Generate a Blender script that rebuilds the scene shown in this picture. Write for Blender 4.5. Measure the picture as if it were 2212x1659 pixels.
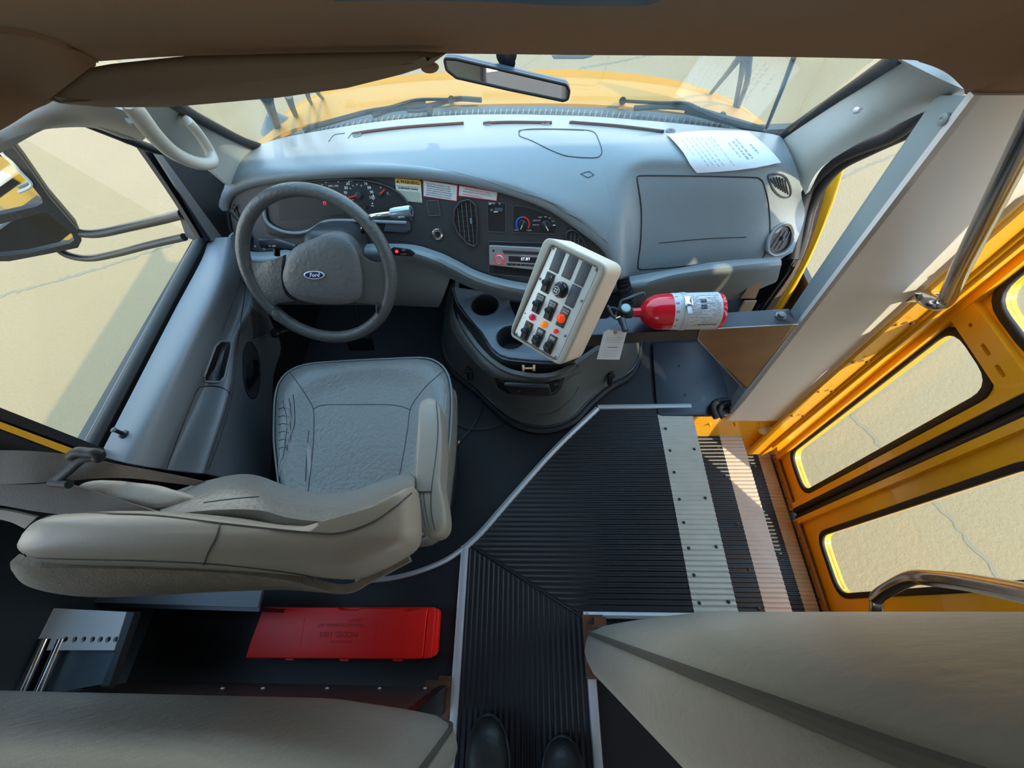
import bpy, bmesh, math, random
from mathutils import Vector as V, Matrix as M
for o in list(bpy.data.objects): bpy.data.objects.remove(o)
SC=bpy.context.scene; COL=SC.collection
random.seed(7)
# ---------------- camera ----------------
F=868.0; CAM=V((0,0,1.4))
_n=V((1155-1106,1322-829.5,F)).normalized()
_a=1125-1106; _fy=-(F*F+(1155-1106)*_a)/(1322-829.5)
_f=V((_a,_fy,F)).normalized(); _x=_f.cross(-_n).normalized()
RC=M((_x,_f,-_n))            # image axes (right,down,ahead) -> world
cam=bpy.data.objects.new('camera',bpy.data.cameras.new('camera')); COL.objects.link(cam)
cam.data.sensor_width=36; cam.data.lens=F/2212*36; cam.data.clip_start=.02; cam.data.clip_end=200
cam.matrix_world=M.Translation(CAM)@(RC@M(((1,0,0),(0,-1,0),(0,0,-1)))).to_4x4()
SC.camera=cam
SC.view_settings.view_transform='Standard'; SC.view_settings.look='None'; SC.view_settings.gamma=1
SC.view_settings.use_curve_mapping=False; SC.view_settings.exposure=1.05
# ---------------- sky and sun ----------------
W=bpy.data.worlds.new('world'); SC.world=W; W.use_nodes=True
nt=W.node_tree; bg=nt.nodes['Background']
tc=nt.nodes.new('ShaderNodeTexCoord'); sep=nt.nodes.new('ShaderNodeSeparateXYZ'); rp=nt.nodes.new('ShaderNodeValToRGB')
nt.links.new(tc.outputs['Generated'],sep.inputs[0]); nt.links.new(sep.outputs['Z'],rp.inputs[0]); nt.links.new(rp.outputs[0],bg.inputs[0])
rp.color_ramp.elements[0].position=0.0; rp.color_ramp.elements[0].color=(1,.96,.90,1)
rp.color_ramp.elements[1].position=.7; rp.color_ramp.elements[1].color=(.36,.64,.95,1)
bg.inputs[1].default_value=2.1
sun=bpy.data.objects.new('sun',bpy.data.lights.new('sun','SUN')); COL.objects.link(sun)
sun.data.energy=2.6; sun.data.color=(1,.86,.62); sun.data.angle=.01
sun.rotation_euler=V((-.72,.88,-1)).to_track_quat('-Z','Y').to_euler(); sun.location=(5,-5,8)
# ---------------- pixel -> point on a plane of the place ----------------
def ray(px,py): return RC@V(((px-1106)/F,(py-829.5)/F,1))
def P(px,py,x=None,y=None,z=None):
    d=ray(px,py)
    t=(x-CAM.x)/d.x if x is not None else (y-CAM.y)/d.y if y is not None else (z-CAM.z)/d.z
    return CAM+d*t
class Fr:
    """flat frame: origin o, axes u (right) v (up) n (towards the viewer)"""
    def __init__(s,o,u,v):
        s.o=V(o); s.u=V(u).normalized(); s.n=s.u.cross(V(v)).normalized(); s.v=s.n.cross(s.u)
    def uv(s,px,py):
        d=ray(px,py); t=(s.o-CAM).dot(s.n)/d.dot(s.n); q=CAM+d*t-s.o
        return (q.dot(s.u),q.dot(s.v))
    def w(s,u,v,n=0): return s.o+s.u*u+s.v*v+s.n*n
    def p(s,px,py,n=0):
        a=s.uv(px,py); return s.w(a[0],a[1],n)
    def mat(s,u=0,v=0,n=0):
        m=M((s.u,s.v,s.n)).transposed().to_4x4(); m.translation=s.w(u,v,n); return m
# ---------------- materials ----------------
MATS={}
def mat(name,col,rough=.5,metal=0,spec=.5,bump=0,bscale=200,var=0,vscale=6,emit=None,es=1,stretch=None,coat=0):
    if name in MATS: return MATS[name]
    m=bpy.data.materials.new(name); m.use_nodes=True; t=m.node_tree; b=t.nodes['Principled BSDF']
    b.inputs['Base Color'].default_value=(*col,1); b.inputs['Roughness'].default_value=rough
    b.inputs['Metallic'].default_value=metal; b.inputs['Specular IOR Level'].default_value=spec
    b.inputs['Coat Weight'].default_value=coat
    tc=t.nodes.new('ShaderNodeTexCoord'); mp=t.nodes.new('ShaderNodeMapping'); t.links.new(tc.outputs['Object'],mp.inputs[0])
    if stretch: mp.inputs['Scale'].default_value=stretch
    if bump:
        n=t.nodes.new('ShaderNodeTexNoise'); n.inputs['Scale'].default_value=bscale; n.inputs['Detail'].default_value=4
        bp=t.nodes.new('ShaderNodeBump'); bp.inputs['Strength'].default_value=bump; bp.inputs['Distance'].default_value=.002
        t.links.new(mp.outputs[0],n.inputs[0]); t.links.new(n.outputs[0],bp.inputs['Height']); t.links.new(bp.outputs[0],b.inputs['Normal'])
    if var:
        n2=t.nodes.new('ShaderNodeTexNoise'); n2.inputs['Scale'].default_value=vscale; n2.inputs['Detail'].default_value=6
        mx=t.nodes.new('ShaderNodeMix'); mx.data_type='RGBA'
        mx.inputs['A'].default_value=(*[c*(1-var) for c in col],1); mx.inputs['B'].default_value=(*[min(1,c*(1+var)) for c in col],1)
        t.links.new(mp.outputs[0],n2.inputs[0]); t.links.new(n2.outputs[0],mx.inputs['Factor']); t.links.new(mx.outputs['Result'],b.inputs['Base Color'])
    if emit: b.inputs['Emission Color'].default_value=(*emit,1); b.inputs['Emission Strength'].default_value=es
    MATS[name]=m; return m
def glass(name,tint,refl=.5):
    m=bpy.data.materials.new(name); m.use_nodes=True; t=m.node_tree; t.nodes.remove(t.nodes['Principled BSDF'])
    tr=t.nodes.new('ShaderNodeBsdfTransparent'); tr.inputs[0].default_value=(*tint,1)
    gl=t.nodes.new('ShaderNodeBsdfGlossy'); gl.inputs['Roughness'].default_value=.02
    fr=t.nodes.new('ShaderNodeFresnel'); fr.inputs[0].default_value=1.45
    mu=t.nodes.new('ShaderNodeMath'); mu.operation='MULTIPLY'; mu.inputs[1].default_value=refl; t.links.new(fr.outputs[0],mu.inputs[0])
    mx=t.nodes.new('ShaderNodeMixShader'); t.links.new(mu.outputs[0],mx.inputs[0]); t.links.new(tr.outputs[0],mx.inputs[1]); t.links.new(gl.outputs[0],mx.inputs[2])
    t.links.new(mx.outputs[0],t.nodes['Material Output'].inputs[0]); return m
DASH=mat('dash grey vinyl',(.225,.255,.265),.38,spec=.55,bump=.25,bscale=500,var=.06)
TRIMG=mat('pale grey pillar plastic',(.40,.43,.41),.5,bump=.15,bscale=400)
DOORG=mat('grey door plastic',(.20,.215,.235),.4,bump=.2,bscale=500,var=.05)
BEZ=mat('charcoal bezel plastic',(.035,.035,.038),.45,bump=.15,bscale=600)
BLK=mat('black plastic',(.012,.012,.014),.4)
BLKM=mat('matt black rubber',(.009,.009,.011),.6,bump=.2,bscale=150)
MATB=mat('black floor mat',(.007,.007,.010),.55,bump=.3,bscale=250,var=.3)
RIB=mat('ribbed black rubber',(.011,.013,.019),.42,bump=.2,bscale=300,var=.25,vscale=9)
NOSE=mat('worn white nosing',(.62,.58,.50),.55,bump=.3,bscale=200,var=.16,vscale=14)
NOSEP=mat('worn pinkish nosing',(.60,.47,.40),.55,bump=.3,bscale=200,var=.18,vscale=14)
NOSED=mat('dirty tan nosing',(.42,.28,.16),.6,bump=.3,bscale=200,var=.3,vscale=14)
ALU=mat('brushed aluminium',(.60,.62,.66),.4,metal=.35,bump=.1,bscale=300,var=.05)
CHR=mat('chrome',(.75,.77,.8),.12,metal=1)
STEEL=mat('stainless steel tube',(.62,.6,.58),.22,metal=1,bump=.05,bscale=90,var=.08)
RUST=mat('rusty brown steel',(.13,.055,.025),.8,bump=.6,bscale=80,var=.6,vscale=25)
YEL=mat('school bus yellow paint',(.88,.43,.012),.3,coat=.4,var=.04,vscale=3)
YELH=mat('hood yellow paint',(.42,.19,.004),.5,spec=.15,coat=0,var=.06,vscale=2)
WHT=mat('white painted panel',(.78,.765,.75),.35,spec=.5,var=.03,vscale=3)
BLG=mat('blue grey painted steel',(.27,.34,.36),.4,var=.04)
BROWN=mat('brown header cloth',(.27,.16,.09),.85,bump=.3,bscale=300,var=.06)
SEATV=mat('grey seat vinyl',(.20,.198,.185),.33,spec=.5,bump=1.0,bscale=110,var=.08,vscale=10)
SEATS=mat('smooth grey seat vinyl',(.30,.285,.245),.42,bump=.15,bscale=180,var=.05,vscale=8)
THREAD=mat('dark seam',(.05,.05,.055),.6)
CARP=mat('grey brown carpet back',(.20,.175,.14),.95,bump=1,bscale=260,var=.3,vscale=60)
FOAM=mat('torn lining',(.32,.29,.27),.9,bump=.8,bscale=120,var=.2,vscale=40)
CREAM=mat('cream moulded plastic',(.72,.60,.47),.5,bump=.1,bscale=300)
PLATE=mat('silver switch plate',(.66,.74,.74),.38,metal=.25)
WHITE=mat('white print',(.8,.8,.8),.6); DPRINT=mat('dark print',(.04,.04,.05),.6); RPRINT=mat('red print',(.6,.05,.05),.6)
PAPER=mat('white paper',(.78,.80,.84),.7,var=.02)
RED=mat('red gloss paint',(.75,.01,.025),.18,coat=.6); REDP=mat('red moulded plastic',(.95,.008,.006),.45,bump=.1,bscale=200,var=.06)
WEB=mat('brown seat belt webbing',(.15,.12,.095),.8,bump=.5,bscale=350,var=.12,vscale=40)
CONC=None
def conc():
    m=mat('sunlit concrete',(.31,.230,.125),.85,bump=0,var=.09,vscale=.9); t=m.node_tree; b=t.nodes['Principled BSDF']
    tc=t.nodes.new('ShaderNodeTexCoord'); n=t.nodes.new('ShaderNodeTexNoise'); n.inputs['Scale'].default_value=38; n.inputs['Detail'].default_value=8; n.inputs['Roughness'].default_value=.7
    t.links.new(tc.outputs['Object'],n.inputs[0]); bp=t.nodes.new('ShaderNodeBump'); bp.inputs['Strength'].default_value=.9; bp.inputs['Distance'].default_value=.03
    t.links.new(n.outputs[0],bp.inputs['Height']); t.links.new(bp.outputs[0],b.inputs['Normal']); return m
CONC=conc()
# wrinkled barrier vinyl: noise stretched along the cover
VIN=mat('wrinkled grey barrier vinyl',(.33,.34,.315),.42,spec=.5,bump=1.2,bscale=55,var=.08,vscale=6)
def wrinkle(m,st=.35):
    t=m.node_tree; b=t.nodes['Principled BSDF']; tc=t.nodes.new('ShaderNodeTexCoord')
    v=t.nodes.new('ShaderNodeTexVoronoi'); v.feature='DISTANCE_TO_EDGE'; v.inputs['Scale'].default_value=75
    n=t.nodes.new('ShaderNodeTexNoise'); n.inputs['Scale'].default_value=40; n.inputs['Detail'].default_value=3
    mx=t.nodes.new('ShaderNodeMix'); mx.data_type='RGBA'; mx.inputs['Factor'].default_value=.08
    t.links.new(tc.outputs['Object'],n.inputs[0]); t.links.new(tc.outputs['Object'],mx.inputs['A']); t.links.new(n.outputs['Color'],mx.inputs['B'])
    t.links.new(mx.outputs['Result'],v.inputs['Vector'])
    r=t.nodes.new('ShaderNodeValToRGB'); r.color_ramp.elements[1].position=.12; t.links.new(v.outputs['Distance'],r.inputs[0])
    n2=t.nodes.new('ShaderNodeTexNoise'); n2.inputs['Scale'].default_value=5; t.links.new(tc.outputs['Object'],n2.inputs[0])
    r2=t.nodes.new('ShaderNodeValToRGB'); r2.color_ramp.elements[0].position=.45; r2.color_ramp.elements[1].position=.7; t.links.new(n2.outputs[0],r2.inputs[0])
    mm=t.nodes.new('ShaderNodeMath'); mm.operation='MULTIPLY'; t.links.new(r2.outputs[0],mm.inputs[1]); t.links.new(r.outputs[0],mm.inputs[0])
    bp=t.nodes.new('ShaderNodeBump'); bp.inputs['Strength'].default_value=st; bp.inputs['Distance'].default_value=.002
    old=b.inputs['Normal'].links[0].from_socket
    t.links.new(mm.outputs[0],bp.inputs['Height']); t.links.new(old,bp.inputs['Normal']); t.links.new(bp.outputs[0],b.inputs['Normal'])
wrinkle(VIN,.3)
GLS=glass('windscreen glass',(.93,.96,.95),.2); GLW=glass('door glass',(.97,.98,.95),.05)
MIRR=mat('mirror glass',(.75,.8,.82),.02,metal=1)
# ---------------- object helpers ----------------
def tag(o,label=None,cat=None,group=None,kind=None):
    if label: o['label']=label
    if cat: o['category']=cat
    if group: o['group']=group
    if kind: o['kind']=kind
    return o
def thing(name,loc,label,cat,group=None,kind=None):
    o=bpy.data.objects.new(name,None); COL.objects.link(o); o.location=loc; o.empty_display_size=.05
    return tag(o,label,cat,group,kind)
def link(name,me,m,parent=None,smooth=False,label=None,cat=None,group=None,kind=None):
    if len(me.vertices):
        xs=[v.co for v in me.vertices]
        c=V(((min(v.x for v in xs)+max(v.x for v in xs))/2,(min(v.y for v in xs)+max(v.y for v in xs))/2,min(v.z for v in xs)))
        me.transform(M.Translation(-c))
    else: c=V((0,0,0))
    o=bpy.data.objects.new(name,me); COL.objects.link(o)
    me.materials.clear(); me.materials.append(m)
    if smooth:
        me.polygons.foreach_set('use_smooth',[True]*len(me.polygons))
        if smooth!='all':
            try: me.set_sharp_from_angle(angle=math.radians(38))
            except Exception: pass
    o['c0']=0; del o['c0']
    if parent is None: o.location=c
    else:
        base=V((0,0,0)); q=parent
        while q is not None: base+=q.location if True else base; q=q.parent
        o.parent=parent; o.location=c-base
    return tag(o,label,cat,group,kind)
def bmo(name,bm,m,parent=None,smooth=False,**k):
    bmesh.ops.recalc_face_normals(bm,faces=bm.faces)
    me=bpy.data.meshes.new(name); bm.to_mesh(me); bm.free(); return link(name,me,m,parent,smooth,**k)
def mesh(name,vs,fs,m,parent=None,smooth=False,**k):
    bm=bmesh.new(); vv=[bm.verts.new(v) for v in vs]
    for f in fs:
        try: bm.faces.new([vv[i] for i in f])
        except ValueError: pass
    bmesh.ops.remove_doubles(bm,verts=bm.verts,dist=1e-6)
    return bmo(name,bm,m,parent,smooth,**k)
def rnd(poly,r,seg=5):
    out=[]; n=len(poly); rr=r if isinstance(r,(list,tuple)) else [r]*n
    for i in range(n):
        a,b,c=V(poly[i-1][:2]),V(poly[i][:2]),V(poly[(i+1)%n][:2])
        d1=(a-b);d2=(c-b);l1=d1.length;l2=d2.length;d1/=l1;d2/=l2
        ang=math.acos(max(-1,min(1,d1.dot(d2)))); k=min(rr[i]/max(math.tan(ang/2),1e-3),l1*.45,l2*.45)
        if k<1e-6: out.append((b.x,b.y)); continue
        p0=b+d1*k;p2=b+d2*k
        for s in range(seg+1):
            t=s/seg; q=p0*(1-t)**2+b*2*t*(1-t)+p2*t*t; out.append((q.x,q.y))
    return out
def flat(name,loops,fr,th,m,parent=None,off=0,bev=0,smooth=True,**k):
    """loops (first = outline, others = holes) in frame units; extruded th thick from off outwards"""
    cu=bpy.data.curves.new('c','CURVE'); cu.dimensions='2D'; cu.fill_mode='BOTH'; bev=min(bev,th*.49)
    cu.extrude=th/2-bev; cu.bevel_depth=bev; cu.bevel_resolution=2; cu.offset=-bev
    for lp in loops:
        s=cu.splines.new('POLY'); s.points.add(len(lp)-1); s.use_cyclic_u=True
        for i,q in enumerate(lp): s.points[i].co=(q[0],q[1],0,1)
    o=bpy.data.objects.new('t',cu); me=bpy.data.meshes.new_from_object(o); bpy.data.objects.remove(o)
    me.transform(fr.mat(0,0,off+th/2))
    bm=bmesh.new(); bm.from_mesh(me); bmesh.ops.remove_doubles(bm,verts=bm.verts,dist=1e-6); bpy.data.meshes.remove(me)
    return bmo(name,bm,m,parent,smooth,**k)
def flatpx(name,px,fr,th,m,parent=None,r=0,**k):
    lp=[fr.uv(*q) for q in px]
    return flat(name,[rnd(lp,r) if r else lp],fr,th,m,parent,**k)
def cr(pts,n):
    """Catmull-Rom resample"""
    pts=[V(p) for p in pts]; N=len(pts); out=[]
    if N==2: return [pts[0].lerp(pts[1],i/(n-1)) for i in range(n)]
    for i in range(n):
        t=i/(n-1)*(N-1); k=min(int(t),N-2); f=t-k
        p1,p2=pts[k],pts[k+1]; p0=pts[k-1] if k else p1*2-p2; p3=pts[k+2] if k+2<N else p2*2-p1
        out.append(.5*((2*p1)+(p2-p0)*f+(2*p0-5*p1+4*p2-p3)*f*f+(3*p1-p0-3*p2+p3)*f**3))
    return out
def loft(name,rows,m,parent=None,nu=24,nv=None,th=0.008,flip=False,bulge=0,smooth='all',lin=False,bev=0,**k):
    rows=[cr(r,nu) for r in rows]; nv=nv or (len(rows)-1)*5+1
    cols=[cr([r[i] for r in rows],nv) if not lin else [r[i] for r in rows] for i in range(nu)]
    nv=len(cols[0]); g=[[cols[i][j] for j in range(nv)] for i in range(nu)]
    nrm=[[None]*nv for _ in range(nu)]
    for i in range(nu):
        for j in range(nv):
            a=g[min(i+1,nu-1)][j]-g[max(i-1,0)][j]; b=g[i][min(j+1,nv-1)]-g[i][max(j-1,0)]
            q=a.cross(b); q=q.normalized() if q.length>1e-9 else V((0,0,1)); nrm[i][j]=-q if flip else q
    if bulge: g=[[g[i][j]+nrm[i][j]*bulge*math.sin(math.pi*j/(nv-1))**.6 for j in range(nv)] for i in range(nu)]
    vs=[g[i][j] for i in range(nu) for j in range(nv)]+[g[i][j]-nrm[i][j]*th for i in range(nu) for j in range(nv)]
    o=nu*nv; fs=[]
    for i in range(nu-1):
        for j in range(nv-1):
            a=i*nv+j; fs+=[(a,a+nv,a+nv+1,a+1),(o+a,o+a+1,o+a+nv+1,o+a+nv)]
    for i in range(nu-1):
        a=i*nv; fs.append((a,a+nv,o+a+nv,o+a)); a+=nv-1; fs.append((a,a+nv,o+a+nv,o+a))
    for j in range(nv-1):
        fs.append((j,j+1,o+j+1,o+j)); a=(nu-1)*nv+j; fs.append((a,a+1,o+a+1,o+a))
    return mesh(name,vs,fs,m,parent,'s' if th>0 else 'all',**k)
def tube(name,pts,r,m,parent=None,seg=12,n=None,closed=False,raw=False,rs=None,squash=1,up=None,**k):
    pts=[V(p) for p in pts]
    if n: pts=cr(pts,n)
    N=len(pts); vs=[];fs=[]; prev=None
    for i,p in enumerate(pts):
        a=pts[(i-1)%N] if (i or closed) else p; b=pts[(i+1)%N] if (i<N-1 or closed) else p
        t=(b-a).normalized()
        if prev is None:
            q=V(up) if up else (V((0,0,1)) if abs(t.z)<.9 else V((1,0,0)))
            u=t.cross(q).normalized()
        else:
            u=prev-t*prev.dot(t); u.normalize()
        prev=u; w=t.cross(u); R=r if not rs else rs[i] if len(rs)==N else cr([V((x,0,0)) for x in rs],N)[i].x
        for s in range(seg):
            an=2*math.pi*s/seg; vs.append(p+u*math.cos(an)*R+w*math.sin(an)*R*squash)
    for i in range(N if closed else N-1):
        j=(i+1)%N
        for s in range(seg): fs.append((i*seg+s,i*seg+(s+1)%seg,j*seg+(s+1)%seg,j*seg+s))
    if not closed: fs+=[tuple(range(seg)),tuple((N-1)*seg+s for s in range(seg))]
    if raw: return vs,fs
    return mesh(name,vs,fs,m,parent,'s',**k)
def lathe(name,prof,fr,m,parent=None,u=0,v=0,seg=28,cap=True,**k):
    """profile (r,height along n)"""
    vs=[];fs=[];N=len(prof)
    for r,h in prof:
        for s in range(seg):
            a=2*math.pi*s/seg; vs.append(fr.w(u+r*math.cos(a),v+r*math.sin(a),h))
    for i in range(N-1):
        for s in range(seg): fs.append((i*seg+s,i*seg+(s+1)%seg,(i+1)*seg+(s+1)%seg,(i+1)*seg+s))
    if prof[0][0]>0 and prof[-1][0]>0:
        for s in range(seg): fs.append(((N-1)*seg+s,(N-1)*seg+(s+1)%seg,(s+1)%seg,s))
    elif cap: fs+=[tuple(range(seg)),tuple((N-1)*seg+s for s in range(seg))]
    return mesh(name,vs,fs,m,parent,'s',**k)
def rbox(name,fr,u,v,n,w,h,d,r,m,parent=None,seg=3,top=1.0,**k):
    """rounded box centred (u,v), standing from n to n+d; top scales the outer face"""
    bm=bmesh.new(); bmesh.ops.create_cube(bm,size=1)
    for q in bm.verts:
        s=top if q.co.z>0 else 1; q.co=V((q.co.x*w*s,q.co.y*h*s,(q.co.z+.5)*d))
    if r: bmesh.ops.bevel(bm,geom=list(bm.edges),offset=min(r,min(w,h,d)*.49),segments=seg,profile=.5,affect='EDGES')
    bm.transform(fr.mat(u,v,n)); return bmo(name,bm,m,parent,'s' if r else False,**k)
def text(s,fr,u,v,n,size,m,parent=None,name='lettering',ang=0,shear=0,align='CENTER',sx=1,bold=0,label=None):
    cu=bpy.data.curves.new('t','FONT'); cu.body=s; cu.size=size; cu.align_x=align; cu.align_y='CENTER'; cu.shear=shear; cu.extrude=.0002; cu.offset=bold; cu.resolution_u=2
    o=bpy.data.objects.new('t',cu); me=bpy.data.meshes.new_from_object(o); bpy.data.objects.remove(o)
    me.transform(fr.mat(u,v,n)@M.Rotation(ang,4,'Z')@M.Diagonal((sx,1,1,1))); return link(name,me,m,parent,label=label)
def corrug(name,poly,axis,pitch,z,h,m,parent=None,per=4,**k):
    """ribbed sheet over a convex polygon (x,y); ribs run along axis 0=x,1=y"""
    c=1-axis; lo=min(p[c] for p in poly); hi=max(p[c] for p in poly)
    n=int((hi-lo)/pitch*per)+1; prof=[0,1,1,0][:per]; rows=[]
    for i in range(n+1):
        q=min(max(lo+1e-5,lo+i*pitch/per),hi-1e-5); xs=[]
        for a,b in zip(poly,poly[1:]+poly[:1]):
            if (a[c]-q)*(b[c]-q)<=0 and a[c]!=b[c]: t=(q-a[c])/(b[c]-a[c]); xs.append(a[axis]+t*(b[axis]-a[axis]))
        rows.append((q,min(xs),max(xs),z+h*prof[i%per]))
    vs=[];fs=[]
    for q,a,b,zz in rows:
        for e in (a,b):
            vs.append((e,q,zz) if axis==0 else (q,e,zz))
    for i in range(n): fs.append((2*i,2*i+1,2*i+3,2*i+2))
    o=len(vs); vs+=[(v[0],v[1],z-.006) for v in vs]
    for i in range(n): fs+=[(o+2*i,o+2*i+2,o+2*i+3,o+2*i+1),(2*i,2*i+2,o+2*i+2,o+2*i),(2*i+1,o+2*i+1,o+2*i+3,2*i+3)]
    fs+=[(0,o,o+1,1),(2*n,2*n+1,o+2*n+1,o+2*n)]
    return mesh(name,vs,fs,m,parent,**k)
def resamp(L,n=90):
    L=[V(p) for p in L]; d=[0]
    for a,b in zip(L,L[1:]+L[:1]): d.append(d[-1]+(b-a).length)
    out=[]; j=0
    for i in range(n):
        t=d[-1]*i/n
        while d[j+1]<t: j+=1
        a,b=L[j],L[(j+1)%len(L)]; out.append(a.lerp(b,(t-d[j])/max(d[j+1]-d[j],1e-9)))
    for _ in range(3): out=[(out[i-1]+out[i]*2+out[(i+1)%n])/4 for i in range(n)]
    return [(v.x,v.y) for v in out]
def ell(a,b,n=32,cx=0,cy=0): return [(cx+a*math.cos(2*math.pi*i/n),cy+b*math.sin(2*math.pi*i/n)) for i in range(n)]
def zfr(z,x=0,y=0): return Fr((x,y,z),(1,0,0),(0,1,0))
from mathutils.bvhtree import BVHTree
class Surf:
    """ray casts onto finished meshes, so that seams and papers lie on the real surface"""
    def __init__(s,*obs):
        vs=[];fs=[]
        for o in obs:
            base=o.location.copy(); q=o.parent
            while q is not None: base+=q.location; q=q.parent
            k=len(vs); vs+=[v.co+base for v in o.data.vertices]; fs+=[tuple(i+k for i in p.vertices) for p in o.data.polygons]
        s.t=BVHTree.FromPolygons(vs,fs)
    def at(s,px,py,lift=.001):
        d=ray(px,py).normalized(); h=s.t.ray_cast(CAM,d)
        for k in range(8):
            if h[0] is not None: break
            h=s.t.ray_cast(CAM,ray(px+.8*math.cos(k*2.4)*(1+k*.4),py+.8*math.sin(k*2.4)*(1+k*.4)).normalized())
        if h[0] is None: h=s.t.find_nearest(CAM+d*.9)
        n=h[1]; n=-n if n.dot(d)>0 else n
        return h[0]+n*lift
def patch(name,sf,L,m,parent,lift=.001,n=5,th=.0006,r=None):
    """thin sheet draped on a surface, outline given by pixels"""
    c=(sum(q[0] for q in L)/len(L),sum(q[1] for q in L)/len(L)); vs=[];fs=[];N=len(L)
    for k in range(n+1):
        for q in L:
            t=k/n; vs.append(sf.at(c[0]+(q[0]-c[0])*t,c[1]+(q[1]-c[1])*t,lift))
    for k in range(n):
        for i in range(N): fs.append((k*N+i,k*N+(i+1)%N,(k+1)*N+(i+1)%N,(k+1)*N+i))
    return mesh(name,vs,fs,m,parent,'all')
def copy_tree(o,parent=None):
    c=o.copy(); COL.objects.link(c); c.parent=parent
    for ch in o.children: copy_tree(ch,c)
    return c
# ================= the ground and the bus shell =================
XR=1.12; XL=-1.2; YP=.645; ZG=-.85
def S(o,n=None): o['kind']='structure'; return o
g=rbox('ground',zfr(ZG-.1),0,3,0,60,60,.1,0,CONC,kind='structure',label='sunlit cream concrete yard around the bus',cat='ground')
def crack(pts,w,seed):
    rr=random.Random(seed); q=cr(pts,60); vs=[];fs=[]
    for i,p in enumerate(q):
        t=(q[min(i+1,59)]-q[max(i-1,0)]).normalized(); s=V((-t.y,t.x,0)); ww=w*rr.uniform(.3,1.2); o=s*rr.uniform(-w,w)*.8
        vs+=[p+o+s*ww,p+o-s*ww]
    for i in range(59): fs.append((2*i,2*i+1,2*i+3,2*i+2))
    for v in vs: v.z=ZG+.0015
    mesh('crack',vs,fs,mat('dark crack',(.16,.14,.10),.9),g)
crack([P(-60,655,z=ZG),P(100,612,z=ZG),P(230,575,z=ZG),P(400,517,z=ZG),P(520,470,z=ZG)],.018,1)
crack([P(1700,440,z=ZG),P(1790,400,z=ZG),P(1880,355,z=ZG),P(2050,290,z=ZG)],.012,2)
crack([P(1800,850,z=ZG),P(1870,930,z=ZG),P(2010,1075,z=ZG),P(2170,1260,z=ZG),P(2330,1450,z=ZG)],.012,3)
crack([P(1250,148,z=ZG),P(1340,132,z=ZG),P(1480,105,z=ZG)],.02,4)
# floor
zf=zfr(0)
fx0,fx1=P(1492,880,z=0),P(1590,1325,z=0); ex=.5*(fx0.x+fx1.x); YB=-.012; YF=P(1492,880,z=0).y
LX=P(996,1400,z=0).x; RX=.145
cx=P(1290,880,z=0).x
S(flat('floor',[[(XL,-2.6),(XR,-2.6),(XR,YB),(ex-.01,YB),(ex-.01,YF),(XR-.1,YF),(.95,1.6),(-1.05,1.6),(-1.05,.9),(XL,.3)]],zf,.04,MATB,off=-.04))['label']='smooth black rubber bus floor'
plat=[(P(1290,884,z=0).x,YF-.006),(ex-.13,YF-.006),(ex-.13,YB),(RX+.0,YB),(LX+.01,.19),(P(1024,1166,z=0).x,P(1024,1166,z=0).y)]
corrug('platform_tread',plat,0,.0155,.008,.003,RIB,label='black ribbed rubber platform beside the driver seat, ribs running crosswise',cat='floor covering')
corrug('aisle_runner',[(LX+.005,.185),(RX-.002,-.016),(RX+.002,-2.2),(LX-.012,-2.2)],1,.0155,.008,.003,RIB,label='black ribbed rubber aisle runner, ribs running lengthwise',cat='floor covering')
tube_seam=tube('mitre_seam',[(LX+.005,.19,.011),(RX,-.014,.011)],.002,BLK,label='black mitred seam between the aisle runner and the platform',cat='seam')
def nosing(name,x0,x1,y0,y1,z,m,label,screws=None,pitch=.0155):
    o=corrug(name,[(x0,y0),(x0,y1),(x1,y1),(x1,y0)],0,pitch,z,.0025,m,label=label,cat='step nosing')
    for (a,b) in screws or []:
        lathe('screw',[(0,0),(.0055,0),(.0045,.0022),(0,.003)],Fr((a,b,z+.002),(1,0,0),(0,1,0)),RUST if m is not NOSE else BLK,o,seg=10)
    return o
sc=[]
for i,py in enumerate((893,928,975,1022,1080,1130,1185,1243,1303)):
    q=P(1450+ (py-890)*.19,py,z=0); sc.append((ex-.108,q.y))
    if i%2==0: sc.append((ex-.022,q.y+.004))
nosing('step_nosing',ex-.128,ex,YB,YF,.008,NOSE,'worn white ribbed nosing strip along the top step edge',sc)
# second and third treads of the stairwell
t2a,t2b=P(1605,932,z=-.23),P(1700,1325,z=-.23); e2=.5*(t2a.x+t2b.x)
m2=P(1660,1325,z=-.23).x-.012
Z2,Z3=-.23,-.46; YF2=.66
e3=XR-.012; m3=e3-.055
def slab(name,x0,x1,y0,y1,z0,z1,m,**k):
    return rbox(name,Fr(((x0+x1)/2,(y0+y1)/2,z0),(1,0,0),(0,1,0)),0,0,0,x1-x0,y1-y0,z1-z0,0,m,**k)
st=slab('stair_step',ex-.02,e2,YB,YF2,Z2-.03,Z2,MATB,label='middle step of the entry stairwell with black ribbed tread',cat='step')
corrug('tread',[(ex-.02,YB),(ex-.02,YF2),(m2,YF2),(m2,YB)],0,.0155,Z2+.006,.0025,RIB,st)
nosing('step_nosing',m2,e2,YB,YF2,Z2+.006,NOSEP,'pinkish worn nosing strip on the middle step',[(m2-.018,y) for y in (.6,.48,.3,.14,.02)])
s3=slab('stair_step',e2-.02,XR+.04,YB,YF2,Z3-.03,Z3,MATB,label='lowest step of the entry stairwell behind the folding door',cat='step')
corrug('tread',[(e2-.02,YB),(e2-.02,YF2),(m3,YF2),(m3,YB)],0,.0155,Z3+.006,.0025,RIB,s3)
nosing('step_nosing',m3,e3,YB,YF2,Z3+.006,NOSED,'dirty tan nosing strip on the lowest step at the door sill',[(m3-.03,y) for y in (.5,.2)])
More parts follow.
